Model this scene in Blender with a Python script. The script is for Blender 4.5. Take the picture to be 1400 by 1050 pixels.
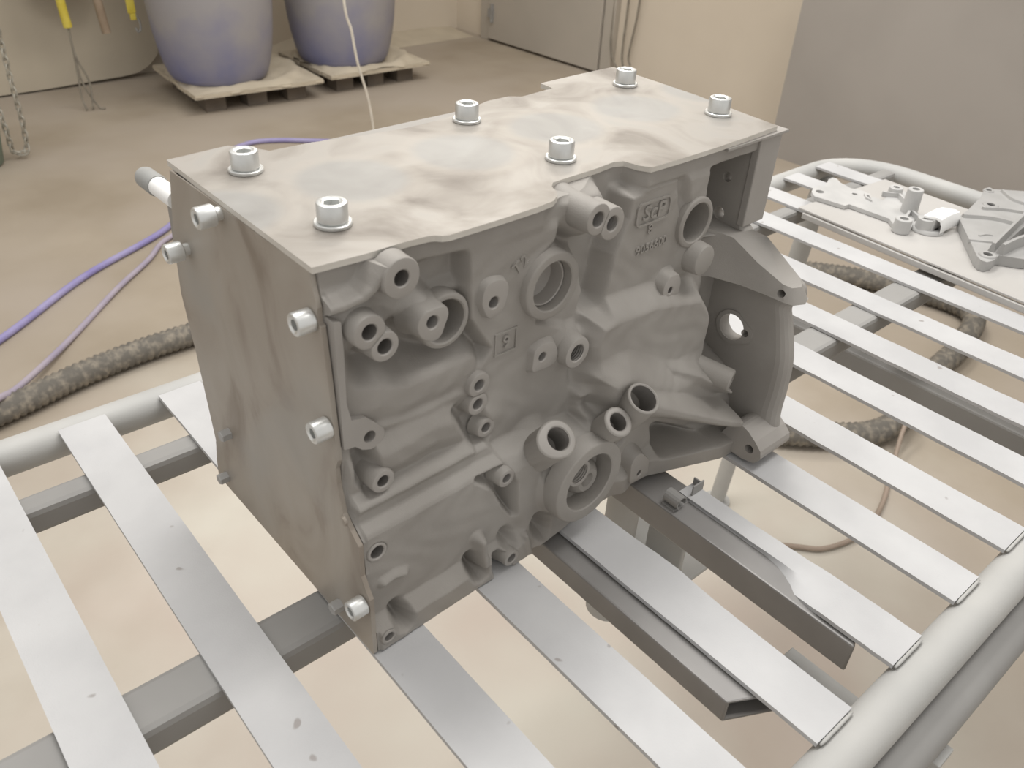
import bpy, bmesh, math, random
import numpy as np
from mathutils import Matrix, Vector, geometry
random.seed(7)
S = bpy.context.scene
COL = S.collection
for o in list(bpy.data.objects): bpy.data.objects.remove(o)

# ------------------------------------------------------------------ camera, light, exposure
Z0 = 1.10                      # height of the block's top plate above the floor
CAM = {'f': 1142.55, 'R': [[0.7363917, -0.6747981, 0.0487317], [-0.3557446, -0.4474695, -0.8204979], [0.5754764, 0.5868718, -0.5695687]], 'C': [-0.22098, -0.37144, 0.19074]}
cd = bpy.data.cameras.new('camera'); cam = bpy.data.objects.new('camera', cd); COL.objects.link(cam)
R_ = np.array(CAM['R']); cpos = np.array(CAM['C'])
m = Matrix.Identity(4)
for i in range(3):
    m[i][0] = R_[0][i]; m[i][1] = -R_[1][i]; m[i][2] = -R_[2][i]
m[0][3], m[1][3], m[2][3] = cpos[0], cpos[1], cpos[2] + Z0
cam.matrix_world = m
cd.sensor_fit = 'HORIZONTAL'; cd.sensor_width = 36.0; cd.lens = CAM['f'] / 1400.0 * 36.0
cd.clip_start = 0.02; cd.clip_end = 60
cd.dof.use_dof = True; cd.dof.focus_distance = 0.70; cd.dof.aperture_fstop = 14.0
S.camera = cam
w = bpy.data.worlds.new('room_air'); S.world = w; w.use_nodes = True
w.node_tree.nodes['Background'].inputs['Color'].default_value = (1.0, 0.975, 0.94, 1)
w.node_tree.nodes['Background'].inputs['Strength'].default_value = 0.62
def area(name, loc, size, power, col, rot=(0, 0, 0)):
    l = bpy.data.lights.new(name, 'AREA'); l.shape = 'RECTANGLE'; l.size, l.size_y = size
    l.energy = power; l.color = col
    o = bpy.data.objects.new(name, l); COL.objects.link(o); o.location = loc; o.rotation_euler = rot
    return o
area('ceiling_lamp', (0.45, 0.75, 2.75), (1.5, 0.5), 24, (1.0, 0.98, 0.95))
area('ceiling_lamp', (1.15, -0.35, 2.75), (1.5, 0.5), 15, (1.0, 0.98, 0.95))
area('ceiling_lamp', (2.1, 2.0, 2.75), (1.5, 0.5), 24, (1.0, 0.95, 0.87))
S.view_settings.view_transform = 'Standard'; S.view_settings.look = 'None'
S.view_settings.exposure = 0.30; S.view_settings.gamma = 1.0; S.view_settings.use_curve_mapping = False

# ------------------------------------------------------------------ materials
def mat(name, c1, c2=None, scale=30, rough=.6, metal=0.0, bump=0.0, bscale=400, detail=4, spec=.4, lo=.35, hi=.65, c3=None, scale3=4, specks=None):
    M = bpy.data.materials.new(name); M.use_nodes = True; nt = M.node_tree; N = nt.nodes; L = nt.links
    b = N['Principled BSDF']; b.inputs['Roughness'].default_value = rough; b.inputs['Metallic'].default_value = metal
    b.inputs['Specular IOR Level'].default_value = spec
    tc = N.new('ShaderNodeTexCoord')
    def noise(sc, det=4):
        n = N.new('ShaderNodeTexNoise'); n.inputs['Scale'].default_value = sc; n.inputs['Detail'].default_value = det
        L.new(tc.outputs['Object'], n.inputs['Vector']); return n.outputs['Fac']
    def ramp(fac, a, c, lo_, hi_):
        r = N.new('ShaderNodeValToRGB'); e = r.color_ramp.elements
        e[0].position, e[1].position = lo_, hi_; e[0].color = (*a, 1); e[1].color = (*c, 1); L.new(fac, r.inputs['Fac']); return r.outputs['Color']
    def mix(f, a, c):
        x = N.new('ShaderNodeMix'); x.data_type = 'RGBA'
        if hasattr(f, 'node'): L.new(f, x.inputs['Factor'])
        else: x.inputs['Factor'].default_value = f
        L.new(a, x.inputs['A'])
        if hasattr(c, 'node'): L.new(c, x.inputs['B'])
        else: x.inputs['B'].default_value = (*c, 1)
        return x.outputs['Result']
    col = ramp(noise(scale, detail), c1, c2 or c1, lo, hi)
    if c3: 
        f = ramp(noise(scale3, 3), (0, 0, 0), (1, 1, 1), .42, .62); col = mix(f, col, c3)
    if specks:
        f = ramp(noise(specks[1], 1), (0, 0, 0), (1, 1, 1), specks[2], specks[2] + .04); col = mix(f, col, specks[0])
    L.new(col, b.inputs['Base Color'])
    if bump:
        bp = N.new('ShaderNodeBump'); bp.inputs['Strength'].default_value = bump; bp.inputs['Distance'].default_value = .001
        L.new(noise(bscale, 3), bp.inputs['Height']); L.new(bp.outputs['Normal'], b.inputs['Normal'])
    M['mix'] = 1
    return M
M_cast = mat('blasted_cast_iron', (.300, .281, .258), (.345, .326, .302), 18, .6, .1, .25, 1500, spec=.35)
M_mach = mat('blasted_machined_iron', (.342, .321, .298), (.372, .351, .328), 25, .5, .15, .12, 1800, spec=.4)
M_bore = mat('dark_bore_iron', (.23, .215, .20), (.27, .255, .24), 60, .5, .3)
M_zinc = mat('zinc_plated_steel', (.66, .67, .66), (.76, .765, .75), 90, .36, .75)
M_slat = mat('blasted_slat_steel', (.47, .47, .475), (.535, .535, .538), 14, .55, .1, .1, 900, specks=((.33, .31, .30), 70, .735))
M_tube = mat('dusty_tube_steel', (.41, .41, .398), (.475, .47, .452), 10, .6, .05, .1, 700)
M_rail = mat('dusty_rail_steel', (.27, .264, .255), (.325, .318, .306), 8, .65, .1)
M_chan = mat('dark_channel_steel', (.245, .238, .232), (.30, .29, .282), 12, .42, .35)
M_tray = mat('blasted_tray_steel', (.44, .425, .405), (.49, .475, .455), 9, .6, .05)
M_alu = mat('blasted_aluminium', (.47, .468, .46), (.54, .535, .525), 30, .55, .15, .15, 1200)
M_alud = mat('grey_blasted_aluminium', (.36, .355, .345), (.41, .405, .395), 30, .55, .15, .15, 1200)
M_white = mat('white_blasted_tab', (.86, .86, .85), (.9, .9, .89), 20, .5)
M_floor = mat('dusty_concrete_floor', (.345, .292, .226), (.42, .362, .29), 2.2, .9, 0, .3, 60, 6, .2, c3=(.42, .365, .305), scale3=1.3)
M_wall = mat('beige_wall_paint', (.63, .56, .465), (.69, .62, .52), 1.2, .85, 0, spec=.2)
M_sheet = mat('beige_tarpaulin', (.50, .445, .355), (.56, .50, .40), 2.5, .8, 0, spec=.2)
M_panel = mat('grey_brown_panel', (.325, .30, .275), (.37, .342, .315), 1.5, .7, 0, spec=.3)
M_door = mat('grey_door_paint', (.42, .385, .335), (.46, .42, .365), 2, .7, 0, spec=.3)
M_pallet = mat('dusty_pallet_wood', (.50, .44, .345), (.57, .505, .40), 6, .9, 0, .5, 40)
M_pallet_shade = mat('shaded_pallet_wood', (.13, .11, .09), (.18, .15, .12), 8, .9)  # shade under the pallet boards painted in as a darker wood colour
M_hose = mat('violet_air_hose', (.27, .24, .50), (.38, .35, .56), 9, .55)
M_hose2 = mat('dusty_violet_air_hose', (.36, .32, .42), (.44, .39, .45), 9, .65)
M_corr = mat('dusty_black_corrugated_hose', (.15, .138, .12), (.30, .265, .215), 55, .8, lo=.45, hi=.7)
M_cable = mat('brown_cable', (.30, .235, .185), (.37, .295, .24), 9, .6)
M_yel = mat('yellow_sleeve', (.58, .46, .05), (.66, .55, .10), 20, .6)
M_wire = mat('grey_wire', (.20, .18, .15), (.30, .27, .22), 30, .6)
M_wwire = mat('pale_wire', (.68, .63, .55), (.74, .69, .61), 30, .6)
M_brown = mat('brown_rod', (.27, .205, .145), (.33, .255, .185), 15, .7)
M_chain = mat('dusty_chain_steel', (.32, .30, .25), (.55, .53, .47), 60, .5, .4)
M_green = mat('dusty_green_plastic', (.15, .19, .15), (.21, .25, .20), 8, .7)
M_tub = mat('dark_rubber', (.06, .055, .05), (.09, .08, .07), 8, .7)
M_cap = mat('grey_cap', (.30, .30, .29), (.36, .36, .345), 30, .6)

def stained_plate(name, circles):
    M = bpy.data.materials.new(name); M.use_nodes = True; nt = M.node_tree; N = nt.nodes; L = nt.links
    b = N['Principled BSDF']; b.inputs['Roughness'].default_value = .5; b.inputs['Metallic'].default_value = .35
    tc = N.new('ShaderNodeTexCoord')
    def noise(sc, det, dist=0):
        n = N.new('ShaderNodeTexNoise'); n.inputs['Scale'].default_value = sc; n.inputs['Detail'].default_value = det; n.inputs['Distortion'].default_value = dist
        L.new(tc.outputs['Object'], n.inputs['Vector']); return n.outputs['Fac']
    def ramp(fac, stops):
        r = N.new('ShaderNodeValToRGB'); e = r.color_ramp.elements
        while len(e) < len(stops): e.new(.5)
        for k, (p, c) in enumerate(stops): e[k].position = p; e[k].color = (*c, 1)
        L.new(fac, r.inputs['Fac']); return r.outputs['Color']
    def mix(f, a, c):
        x = N.new('ShaderNodeMix'); x.data_type = 'RGBA'; L.new(f, x.inputs['Factor']); L.new(a, x.inputs['A'])
        if hasattr(c, 'node'): L.new(c, x.inputs['B'])
        else: x.inputs['B'].default_value = (*c, 1)
        return x.outputs['Result']
    if circles:   # top plate: pale dusty steel, browner stains, smoother round patches over the four bores
        col = ramp(noise(16, 5, 1.0), [(.30, (.195, .172, .150)), (.44, (.295, .270, .240)), (.58, (.370, .345, .314)), (.8, (.345, .336, .316))])
        sep = N.new('ShaderNodeSeparateXYZ'); L.new(tc.outputs['Object'], sep.inputs[0])
        def mth(op, a, c):
            q = N.new('ShaderNodeMath'); q.operation = op
            for k, v in enumerate((a, c)):
                if hasattr(v, 'node'): L.new(v, q.inputs[k])
                else: q.inputs[k].default_value = v
            return q.outputs[0]
        xx = mth('SUBTRACT', mth('FLOORED_MODULO', mth('ADD', sep.outputs['X'], .176 + .0), .088), .044)
        yy = sep.outputs['Y']
        r2 = mth('SQRT', mth('ADD', mth('MULTIPLY', xx, xx), mth('MULTIPLY', yy, yy)), 0)
        r3 = mth('ADD', r2, mth('MULTIPLY', noise(30, 3), .010))
        f = ramp(r3, [(.0, (.75, .75, .75)), (.036, (.7, .7, .7)), (.0445, (0, 0, 0)), (1, (0, 0, 0))])
        col = mix(f, col, ramp(noise(22, 4, .6), [(.3, (.285, .28, .268)), (.7, (.345, .34, .328))]))
        ringf = ramp(r3, [(.036, (0, 0, 0)), (.042, (.35, .35, .35)), (.046, (.35, .35, .35)), (.052, (0, 0, 0))])
        col = mix(ringf, col, (.41, .378, .338))
    else:         # end plate: tan rust film with vertical run marks
        mp = N.new('ShaderNodeMapping'); mp.inputs['Scale'].default_value = (1, 1.2, .75); L.new(tc.outputs['Object'], mp.inputs['Vector'])
        n = N.new('ShaderNodeTexNoise'); n.inputs['Scale'].default_value = 16; n.inputs['Detail'].default_value = 5; n.inputs['Distortion'].default_value = .8
        L.new(mp.outputs[0], n.inputs['Vector'])
        col = ramp(n.outputs['Fac'], [(.30, (.27, .23, .19)), (.46, (.37, .33, .285)), (.60, (.40, .365, .32)), (.8, (.39, .37, .34))])
        col = mix(ramp(noise(9, 3), [(.5, (0, 0, 0)), (.68, (.5, .5, .5))]), col, (.345, .335, .315))
    L.new(col, b.inputs['Base Color'])
    return M
def lit_floor_patch():   # brighter lit floor under the table painted into the concrete colour, with pinkish mottling
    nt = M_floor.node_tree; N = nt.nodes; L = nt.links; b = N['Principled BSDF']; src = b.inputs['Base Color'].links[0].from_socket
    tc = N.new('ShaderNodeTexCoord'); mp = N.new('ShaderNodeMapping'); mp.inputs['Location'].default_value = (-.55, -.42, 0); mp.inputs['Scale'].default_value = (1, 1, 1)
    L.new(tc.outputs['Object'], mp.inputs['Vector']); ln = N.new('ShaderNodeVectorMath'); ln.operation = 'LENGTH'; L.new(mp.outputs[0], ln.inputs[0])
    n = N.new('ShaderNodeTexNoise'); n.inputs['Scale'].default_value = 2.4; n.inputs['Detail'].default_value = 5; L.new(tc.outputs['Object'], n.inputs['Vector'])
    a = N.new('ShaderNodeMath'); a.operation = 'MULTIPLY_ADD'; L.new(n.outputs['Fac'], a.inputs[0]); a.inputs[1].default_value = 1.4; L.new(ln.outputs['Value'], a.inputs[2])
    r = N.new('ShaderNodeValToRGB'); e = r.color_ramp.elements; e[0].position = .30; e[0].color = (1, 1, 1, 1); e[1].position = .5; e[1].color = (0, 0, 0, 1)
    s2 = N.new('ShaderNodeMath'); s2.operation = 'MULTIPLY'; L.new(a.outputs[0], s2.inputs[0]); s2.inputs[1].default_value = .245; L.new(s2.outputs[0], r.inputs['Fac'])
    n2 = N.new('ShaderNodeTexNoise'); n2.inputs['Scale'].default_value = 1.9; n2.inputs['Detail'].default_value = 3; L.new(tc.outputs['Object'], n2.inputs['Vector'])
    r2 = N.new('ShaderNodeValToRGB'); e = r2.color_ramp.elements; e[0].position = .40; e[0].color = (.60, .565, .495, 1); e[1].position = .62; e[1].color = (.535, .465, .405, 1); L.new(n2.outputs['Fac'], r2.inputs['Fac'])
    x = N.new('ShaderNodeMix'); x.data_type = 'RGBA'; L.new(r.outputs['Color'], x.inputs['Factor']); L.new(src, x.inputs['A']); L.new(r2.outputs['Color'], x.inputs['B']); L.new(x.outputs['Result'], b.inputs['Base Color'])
lit_floor_patch()
M_edge = mat('blasted_bright_edge', (.58, .55, .50), (.66, .63, .58), 40, .5, .2)
M_top = stained_plate('stained_steel_top', True)
M_end = stained_plate('stained_steel_end', False)

def drum_mat():
    M = bpy.data.materials.new('dusty_blue_plastic'); M.use_nodes = True; nt = M.node_tree; N = nt.nodes; L = nt.links
    b = N['Principled BSDF']; b.inputs['Roughness'].default_value = .6
    tc = N.new('ShaderNodeTexCoord'); n = N.new('ShaderNodeTexNoise'); n.inputs['Scale'].default_value = 3.5; n.inputs['Detail'].default_value = 4
    L.new(tc.outputs['Object'], n.inputs['Vector'])
    sep = N.new('ShaderNodeSeparateXYZ'); L.new(tc.outputs['Object'], sep.inputs[0])
    a = N.new('ShaderNodeMath'); a.operation = 'MULTIPLY_ADD'; L.new(sep.outputs['Z'], a.inputs[0]); a.inputs[1].default_value = 1.1
    L.new(n.outputs['Fac'], a.inputs[2])
    r = N.new('ShaderNodeValToRGB'); e = r.color_ramp.elements
    e[0].position = .38; e[0].color = (.175, .185, .33, 1); e[1].position = .85; e[1].color = (.335, .32, .33, 1)
    L.new(a.outputs[0], r.inputs['Fac']); L.new(r.outputs['Color'], b.inputs['Base Color'])
    return M
M_drum = drum_mat()

# ------------------------------------------------------------------ helpers
def thing(name, label, cat, loc=(0, 0, 0), group=None):
    o = bpy.data.objects.new(name, None); COL.objects.link(o); o.location = loc; o.empty_display_size = .05
    o['label'] = label; o['category'] = cat
    if group: o['group'] = group
    return o
def tag(o, label, cat, group=None):
    o['label'] = label; o['category'] = cat
    if group: o['group'] = group
    return o
def wloc(o):
    v = Vector(o.location)
    while o.parent: o = o.parent; v = v + Vector(o.location)
    return v
def obj(name, verts, faces, mat_, parent=None, base=None, smooth=False, bevel=0, sharp=None, mats=None, fmat=None):
    """one mesh object from world-space vertices; its origin sits at base (or at its parent's)"""
    me = bpy.data.meshes.new(name)
    b = Vector(base) if base is not None else (wloc(parent) if parent else Vector((0, 0, 0)))
    V = np.asarray(verts, float) - np.array(b)
    me.from_pydata(V.tolist(), [], [list(map(int, f)) for f in faces]); 
    me.materials.append(mat_)
    for q in (mats or []): me.materials.append(q)
    if fmat is not None: me.polygons.foreach_set('material_index', fmat)
    me.validate()
    bm = bmesh.new(); bm.from_mesh(me); bmesh.ops.recalc_face_normals(bm, faces=bm.faces) if not smooth == 'raw' else None; bm.to_mesh(me); bm.free()
    if smooth:
        me.shade_smooth()
        if sharp: me.set_sharp_from_angle(angle=math.radians(sharp))
    o = bpy.data.objects.new(name, me); COL.objects.link(o)
    if parent: o.parent = parent; o.location = b - wloc(parent)
    else: o.location = b
    if bevel:
        md = o.modifiers.new('bevel', 'BEVEL'); md.width = bevel; md.segments = 2; md.limit_method = 'ANGLE'; md.angle_limit = math.radians(40)
    return o
class G:   # geometry collector
    def __init__(s): s.v = []; s.f = []; s.m = []
    def add(s, v, f, mi=0):
        k = len(s.v); s.v += [tuple(map(float, p)) for p in v]; s.f += [[i + k for i in q] for q in f]; s.m += [mi] * len(f)
    def box(s, a, b, mi=0, rot=None):
        x0, y0, z0 = a; x1, y1, z1 = b
        v = [(x0, y0, z0), (x1, y0, z0), (x1, y1, z0), (x0, y1, z0), (x0, y0, z1), (x1, y0, z1), (x1, y1, z1), (x0, y1, z1)]
        if rot: v = [rot(p) for p in v]
        s.add(v, [(0, 3, 2, 1), (4, 5, 6, 7), (0, 1, 5, 4), (1, 2, 6, 5), (2, 3, 7, 6), (3, 0, 4, 7)], mi)
    def tube(s, pts, r, n=12, caps=True, closed=False, mi=0):
        P = [Vector(p) for p in pts]; m_ = len(P); rr = r if hasattr(r, '__len__') else [r] * m_
        up = None; rings = []
        for i in range(m_):
            a = P[(i - 1) % m_] if (i > 0 or closed) else P[i]; c = P[(i + 1) % m_] if (i < m_ - 1 or closed) else P[i]
            t = (c - a).normalized()
            if up is None: up = t.orthogonal().normalized()
            up = (up - t * up.dot(t)).normalized(); sd = t.cross(up)
            rings.append([P[i] + rr[i] * (math.cos(k * 2 * math.pi / n) * up + math.sin(k * 2 * math.pi / n) * sd) for k in range(n)])
        v = [p for rg in rings for p in rg]; f = []
        for i in range(m_ if closed else m_ - 1):
            j = (i + 1) % m_
            for k in range(n): f.append((i * n + k, i * n + (k + 1) % n, j * n + (k + 1) % n, j * n + k))
        if caps and not closed: f += [tuple(range(n))[::-1], tuple(range((m_ - 1) * n, m_ * n))]
        s.add(v, f, mi)
    def lathe(s, c, ax, prof, n=32, u=None, capb=True, capt=True, mi=0):
        """prof: (height along axis, radius or function(theta))"""
        c = Vector(c); ax = Vector(ax).normalized()
        u = Vector(u).normalized() if u else (Vector((0, 0, 1)) if abs(ax.z) < .9 else Vector((1, 0, 0)))
        u = (u - ax * u.dot(ax)).normalized(); w_ = ax.cross(u); v = []; f = []
        for h, r in prof:
            for k in range(n):
                t = 2 * math.pi * k / n; q = r(t) if callable(r) else r
                v.append(c + ax * h + q * (math.cos(t) * u + math.sin(t) * w_))
        for i in range(len(prof) - 1):
            for k in range(n): f.append((i * n + k, i * n + (k + 1) % n, (i + 1) * n + (k + 1) % n, (i + 1) * n + k))
        if capb: f.append(tuple(range(n))[::-1])
        if capt: f.append(tuple(range((len(prof) - 1) * n, len(prof) * n)))
        s.add(v, f, mi)
    def prism(s, near, far, holes=(), mi=0, hmi=None, smi=None):
        """loft between two 3-D outlines of equal length; holes: list of (near loop, far loop)"""
        n = len(near); loops = [near] + [h[0] for h in holes]; loopf = [far] + [h[1] for h in holes]
        for L_, fl in ((loops, 0), (loopf, 1)):
            tri = geometry.tessellate_polygon([[Vector(p) for p in l] for l in L_])
            flat = [p for l in L_ for p in l]; s.add(flat, [t if fl else t[::-1] for t in tri], mi)
        for q, (a, b) in enumerate(zip(loops, loopf)):
            k = len(a); s.add(list(a) + list(b), [(i, (i + 1) % k, (i + 1) % k + k, i + k) for i in range(k)], smi if smi is not None else mi if q == 0 or hmi is None else hmi)
    def make(s, name, mat_, parent=None, **kw):
        return obj(name, s.v, s.f, mat_, parent, fmat=(s.m if kw.get('mats') else None), **kw)
def cut(o, cutters):
    """drill real holes: boolean difference with temporary cutter meshes, baked into the mesh"""
    tmp = []
    for g in cutters:
        me = bpy.data.meshes.new('cutter'); me.from_pydata(g.v, [], g.f); me.update()
        bm = bmesh.new(); bm.from_mesh(me); bmesh.ops.recalc_face_normals(bm, faces=bm.faces); bm.to_mesh(me); bm.free()
        c = bpy.data.objects.new('cutter', me); COL.objects.link(c); tmp.append(c)
        md = o.modifiers.new('cut', 'BOOLEAN'); md.operation = 'DIFFERENCE'; md.object = c; md.solver = 'EXACT'
    bpy.context.view_layer.update(); dg = bpy.context.evaluated_depsgraph_get(); new = bpy.data.meshes.new_from_object(o.evaluated_get(dg)); o.modifiers.clear(); o.data = new
    for c in tmp: m_ = c.data; bpy.data.objects.remove(c); bpy.data.meshes.remove(m_)
def circ(cx, cy, r, n=24, ph=0): return [(cx + r * math.cos(2 * math.pi * k / n + ph), cy + r * math.sin(2 * math.pi * k / n + ph)) for k in range(n)]
def spline(pts, n=10):   # Catmull-Rom through the points
    P = [Vector(p) for p in pts]; out = []
    for i in range(len(P) - 1):
        a = P[i - 1] if i else P[i] * 2 - P[i + 1]; b = P[i]; c = P[i + 1]; d = P[i + 2] if i + 2 < len(P) else P[i + 1] * 2 - P[i]
        for k in range(n):
            t = k / n; out.append(.5 * ((2 * b) + (c - a) * t + (2 * a - 5 * b + 4 * c - d) * t * t + (3 * b - a - 3 * c + d) * t ** 3))
    return out + [P[-1]]
def W(x, y, z): return (x, y, z + Z0)
# ------------------------------------------------------------------ the setting
def structure(name, g, m_, **kw):
    o = g.make(name, m_, **kw); o['kind'] = 'structure'; return o
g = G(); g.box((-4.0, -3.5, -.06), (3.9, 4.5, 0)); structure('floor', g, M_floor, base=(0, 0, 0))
g = G(); g.box((-4.0, 4.38, 0), (3.9, 4.5, 3.0)); structure('wall_back', g, M_wall, base=(0, 4.4, 0))
g = G(); g.box((3.70, -3.5, 0), (3.9, 4.38, 3.0)); structure('wall_right', g, M_wall, base=(3.8, 0, 0))
# dusty grey door on the right wall
g = G(); g.box((3.655, 2.93, 0), (3.70, 3.01, 2.15)); g.box((3.655, 4.00, 0), (3.70, 4.08, 2.15)); g.box((3.655, 3.01, 2.07), (3.70, 4.00, 2.15))
fr = structure('trim_1', g, M_door, base=(3.68, 3.5, 0), bevel=.004)
dr = G(); dr.box((3.645, 3.02, .015), (3.695, 3.995, 2.065)); d1 = structure('door_1', dr, M_door, base=(3.67, 3.5, .015), bevel=.004)
g = G(); g.lathe((3.64, 3.955, .12), (0, 0, 1), [(0, .012), (.11, .012)], 12); g.box((3.63, 3.94, .15), (3.66, 3.985, .20)); g.make('hinge', M_rail, d1)
# grey-brown sheet standing forward of the right wall
g = G(); g.box((3.30, -3.5, 0), (3.42, 1.60, 3.0)); structure('wall_right_front', g, M_panel, base=(3.36, 0, 0))
# beige tarpaulin hanging against the back wall, lower right corner rounded
pts = [(-.9, .005), (1.0, .01), (1.35, .018)] + [(1.40 + .22 * math.sin(t), .24 - .22 * math.cos(t)) for t in np.linspace(0, math.pi / 2, 8)] + [(1.63, 1.7), (-.9, 1.7)]
g = G(); g.prism([(x, 4.30, z) for x, z in pts], [(x, 4.315, z) for x, z in pts])
tag(g.make('tarpaulin', M_sheet, base=(.4, 4.31, .005)), 'beige tarpaulin sheet hanging in front of the back wall, rounded lower corner', 'sheet')
# heap of blasting dust along the foot of the back wall
nx, ny = 40, 10; v = []; f = []
for j in range(ny + 1):
    for i in range(nx + 1):
        x = 1.66 + 1.98 * i / nx; t = j / ny; y = 4.12 + .26 * t
        h = .0 + (.10 + .03 * math.sin(5 * x) + .02 * math.sin(13 * x + 1)) * t ** 1.6 * (1 - .75 * i / nx)
        v.append((x, y, h + .001))
for j in range(ny):
    for i in range(nx): a = j * (nx + 1) + i; f.append((a, a + 1, a + nx + 2, a + nx + 1))
k = len(v); v += [(1.66, 4.12, 0), (3.64, 4.12, 0), (3.64, 4.38, 0), (1.66, 4.38, 0)]
o = obj('dust_heap', v, f, M_pallet, base=(2.6, 4.2, 0), smooth='raw'); o['kind'] = 'stuff'; tag(o, 'low heap of beige blasting dust along the foot of the back wall', 'dust')

# ------------------------------------------------------------------ drums on pallets
def pallet(loc, lx, ly, rz, label, nb, ledge=0):
    t = thing('pallet', label, 'pallet', loc, 'pallets under the blue drums'); cs, sn = math.cos(rz), math.sin(rz)
    def rot(p): return (loc[0] + p[0] * cs - p[1] * sn, loc[1] + p[0] * sn + p[1] * cs, loc[2] + p[2])
    rd = random.Random(nb)
    bw = ly / nb
    for i in range(nb):
        g = G(); y0 = -ly / 2 + i * bw
        a = rd.uniform(0, .008)
        g.box((-lx / 2 - a, y0 + .002, .082), (lx / 2 + rd.uniform(0, .012), y0 + bw - .002, .100 + rd.uniform(0, .003)), rot=rot); g.make('plank', M_pallet, t)
    for i in range(3):
        for j in range(3):
            g = G(); x = (-lx / 2 + .06, -.05, lx / 2 - .16)[i]; y = (-ly / 2 + .07, -.05, ly / 2 - .17)[j]
            g.box((x, y, 0), (x + .1, y + .1, .081), rot=rot); g.make('block', M_pallet_shade, t)
    # drift of dust lying on the boards around the drum, ragged at its rim
    n = 26; v = []; f = []
    for j in range(n + 1):
        for i in range(n + 1):
            a, b = i / n * 2 - 1, j / n * 2 - 1; e = max(abs(a), abs(b)); wob = .012 * math.sin(9 * a + nb) * math.sin(7 * b + 2 * lx) + .008 * math.sin(23 * a - 17 * b)
            k = 1.0 + .7 * wob / lx * 2; q = math.hypot(a * lx / 2, b * ly / 2 - .02)
            h = .1045 + max(0, .022 * (1 - abs(q - .295) / .055)) + .004 * math.sin(11 * a + 3) * math.sin(13 * b) - (.012 if e > .97 else 0)
            v.append(rot((a * lx / 2 * k, b * ly / 2 * k, h)))
    for j in range(n):
        for i in range(n): p = j * (n + 1) + i; f.append((p, p + 1, p + n + 2, p + n + 1))
    o = obj('dust', v, f, M_pallet, t, smooth='raw'); o['kind'] = 'stuff'
    return t
def drum(loc, label, r=.292, H=.93):
    t = thing('drum', label, 'drum', loc, 'blue plastic drums')
    g = G(); prof = [(0, r * .70), (.008, r * .76), (.03, r * .815), (.07, r * .86), (.14, r * .915), (.22, r * .955), (.32, r * .985), (.42, r), (.50, r), (.60, r * .99), (.72, r * .955), (.80, r * .90), (.86, r * .8), (.885, r * .66)]
    g.lathe(loc, (0, 0, 1), prof, 48); g.make('drum_body', M_drum, t, smooth=True, sharp=40)
    g = G(); g.lathe((loc[0], loc[1], loc[2] + .885), (0, 0, 1), [(0, r * .72), (.03, r * .74), (.045, r * .72), (.05, r * .3), (.05, .01)], 40); g.make('lid', M_tub, t, smooth=True, sharp=40)
    return t
pallet((1.76, 3.78, 0), .64, .62, -.10, 'dusty wooden pallet under the left blue drum', 5)
pallet((2.435, 3.74, 0), .60, .58, -.04, 'dusty wooden pallet under the right blue drum', 5)
drum((1.655, 3.75, .106), 'large blue plastic drum coated with dust, the left one, on a pallet')
drum((2.36, 3.72, .106), 'large blue plastic drum coated with dust, the right one, behind a hanging pale wire')

# ------------------------------------------------------------------ things hanging by the back wall
def wire(name, pts, r, m_, label, cat, n=8, seg=10, group=None):
    g = G(); g.tube(spline(pts, seg), r, n); return tag(g.make(name, m_, base=pts[-1], smooth=True, sharp=50), label, cat, group)
t = thing('wire_bundle', 'grey wires hanging out of a yellow sleeve down to the floor', 'wire', (1.06, 3.9, 0))
g = G(); g.tube(spline([(1.02, 3.9, .95), (1.036, 3.9, .483), (1.0426, 3.9, .37)], 6), .019, 12); g.make('sleeve', M_yel, t, smooth=True, sharp=50)
for p in ([(1.0426, 3.9, .38), (1.042, 3.9, .25), (1.05, 3.9, .12), (1.09, 3.88, .012), (1.11, 3.86, .006)], [(1.041, 3.9, .38), (1.045, 3.895, .24), (1.075, 3.89, .13), (1.06, 3.87, .006)], [(1.044, 3.9, .38), (1.040, 3.905, .2), (1.03, 3.9, .06), (1.035, 3.88, .005)]):
    g = G(); g.tube(spline(p, 8), .0045, 7); g.make('wire', M_wire, t, smooth=True)
wire('hanging_rod', [(1.185, 3.9, .75), (1.1942, 3.9, .47), (1.2048, 3.9, .328)], .02, M_brown, 'brown round rod end hanging above the floor, left of the blue drums', 'rod', 12, 4)
t = thing('yellow_strap', 'short yellow strap end with a hook hanging beside the left blue drum', 'strap', (1.335, 3.9, .34))
g = G(); g.box((1.318, 3.894, .40), (1.356, 3.906, .9)); g.box((1.326, 3.893, .370), (1.352, 3.907, .40)); g.make('webbing', M_yel, t, bevel=.004)
g = G(); g.tube(spline([(1.352, 3.9, .39), (1.365, 3.9, .36), (1.362, 3.9, .325), (1.348, 3.9, .318), (1.342, 3.9, .335)], 6), .005, 8); g.make('hook', M_rail, t, smooth=True)
g = G(); g.lathe((1.13, 4.125, .482), (0, 0, 1), [(0, .10), (.012, .135), (.04, .15), (.35, .17), (.36, .16), (.36, .01)], 32)
tag(g.make('rubber_tub', M_tub, base=(1.13, 4.125, .482), smooth=True, sharp=40), 'dark round tub bottom hanging above the yellow sleeve by the back wall', 'tub')
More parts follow.
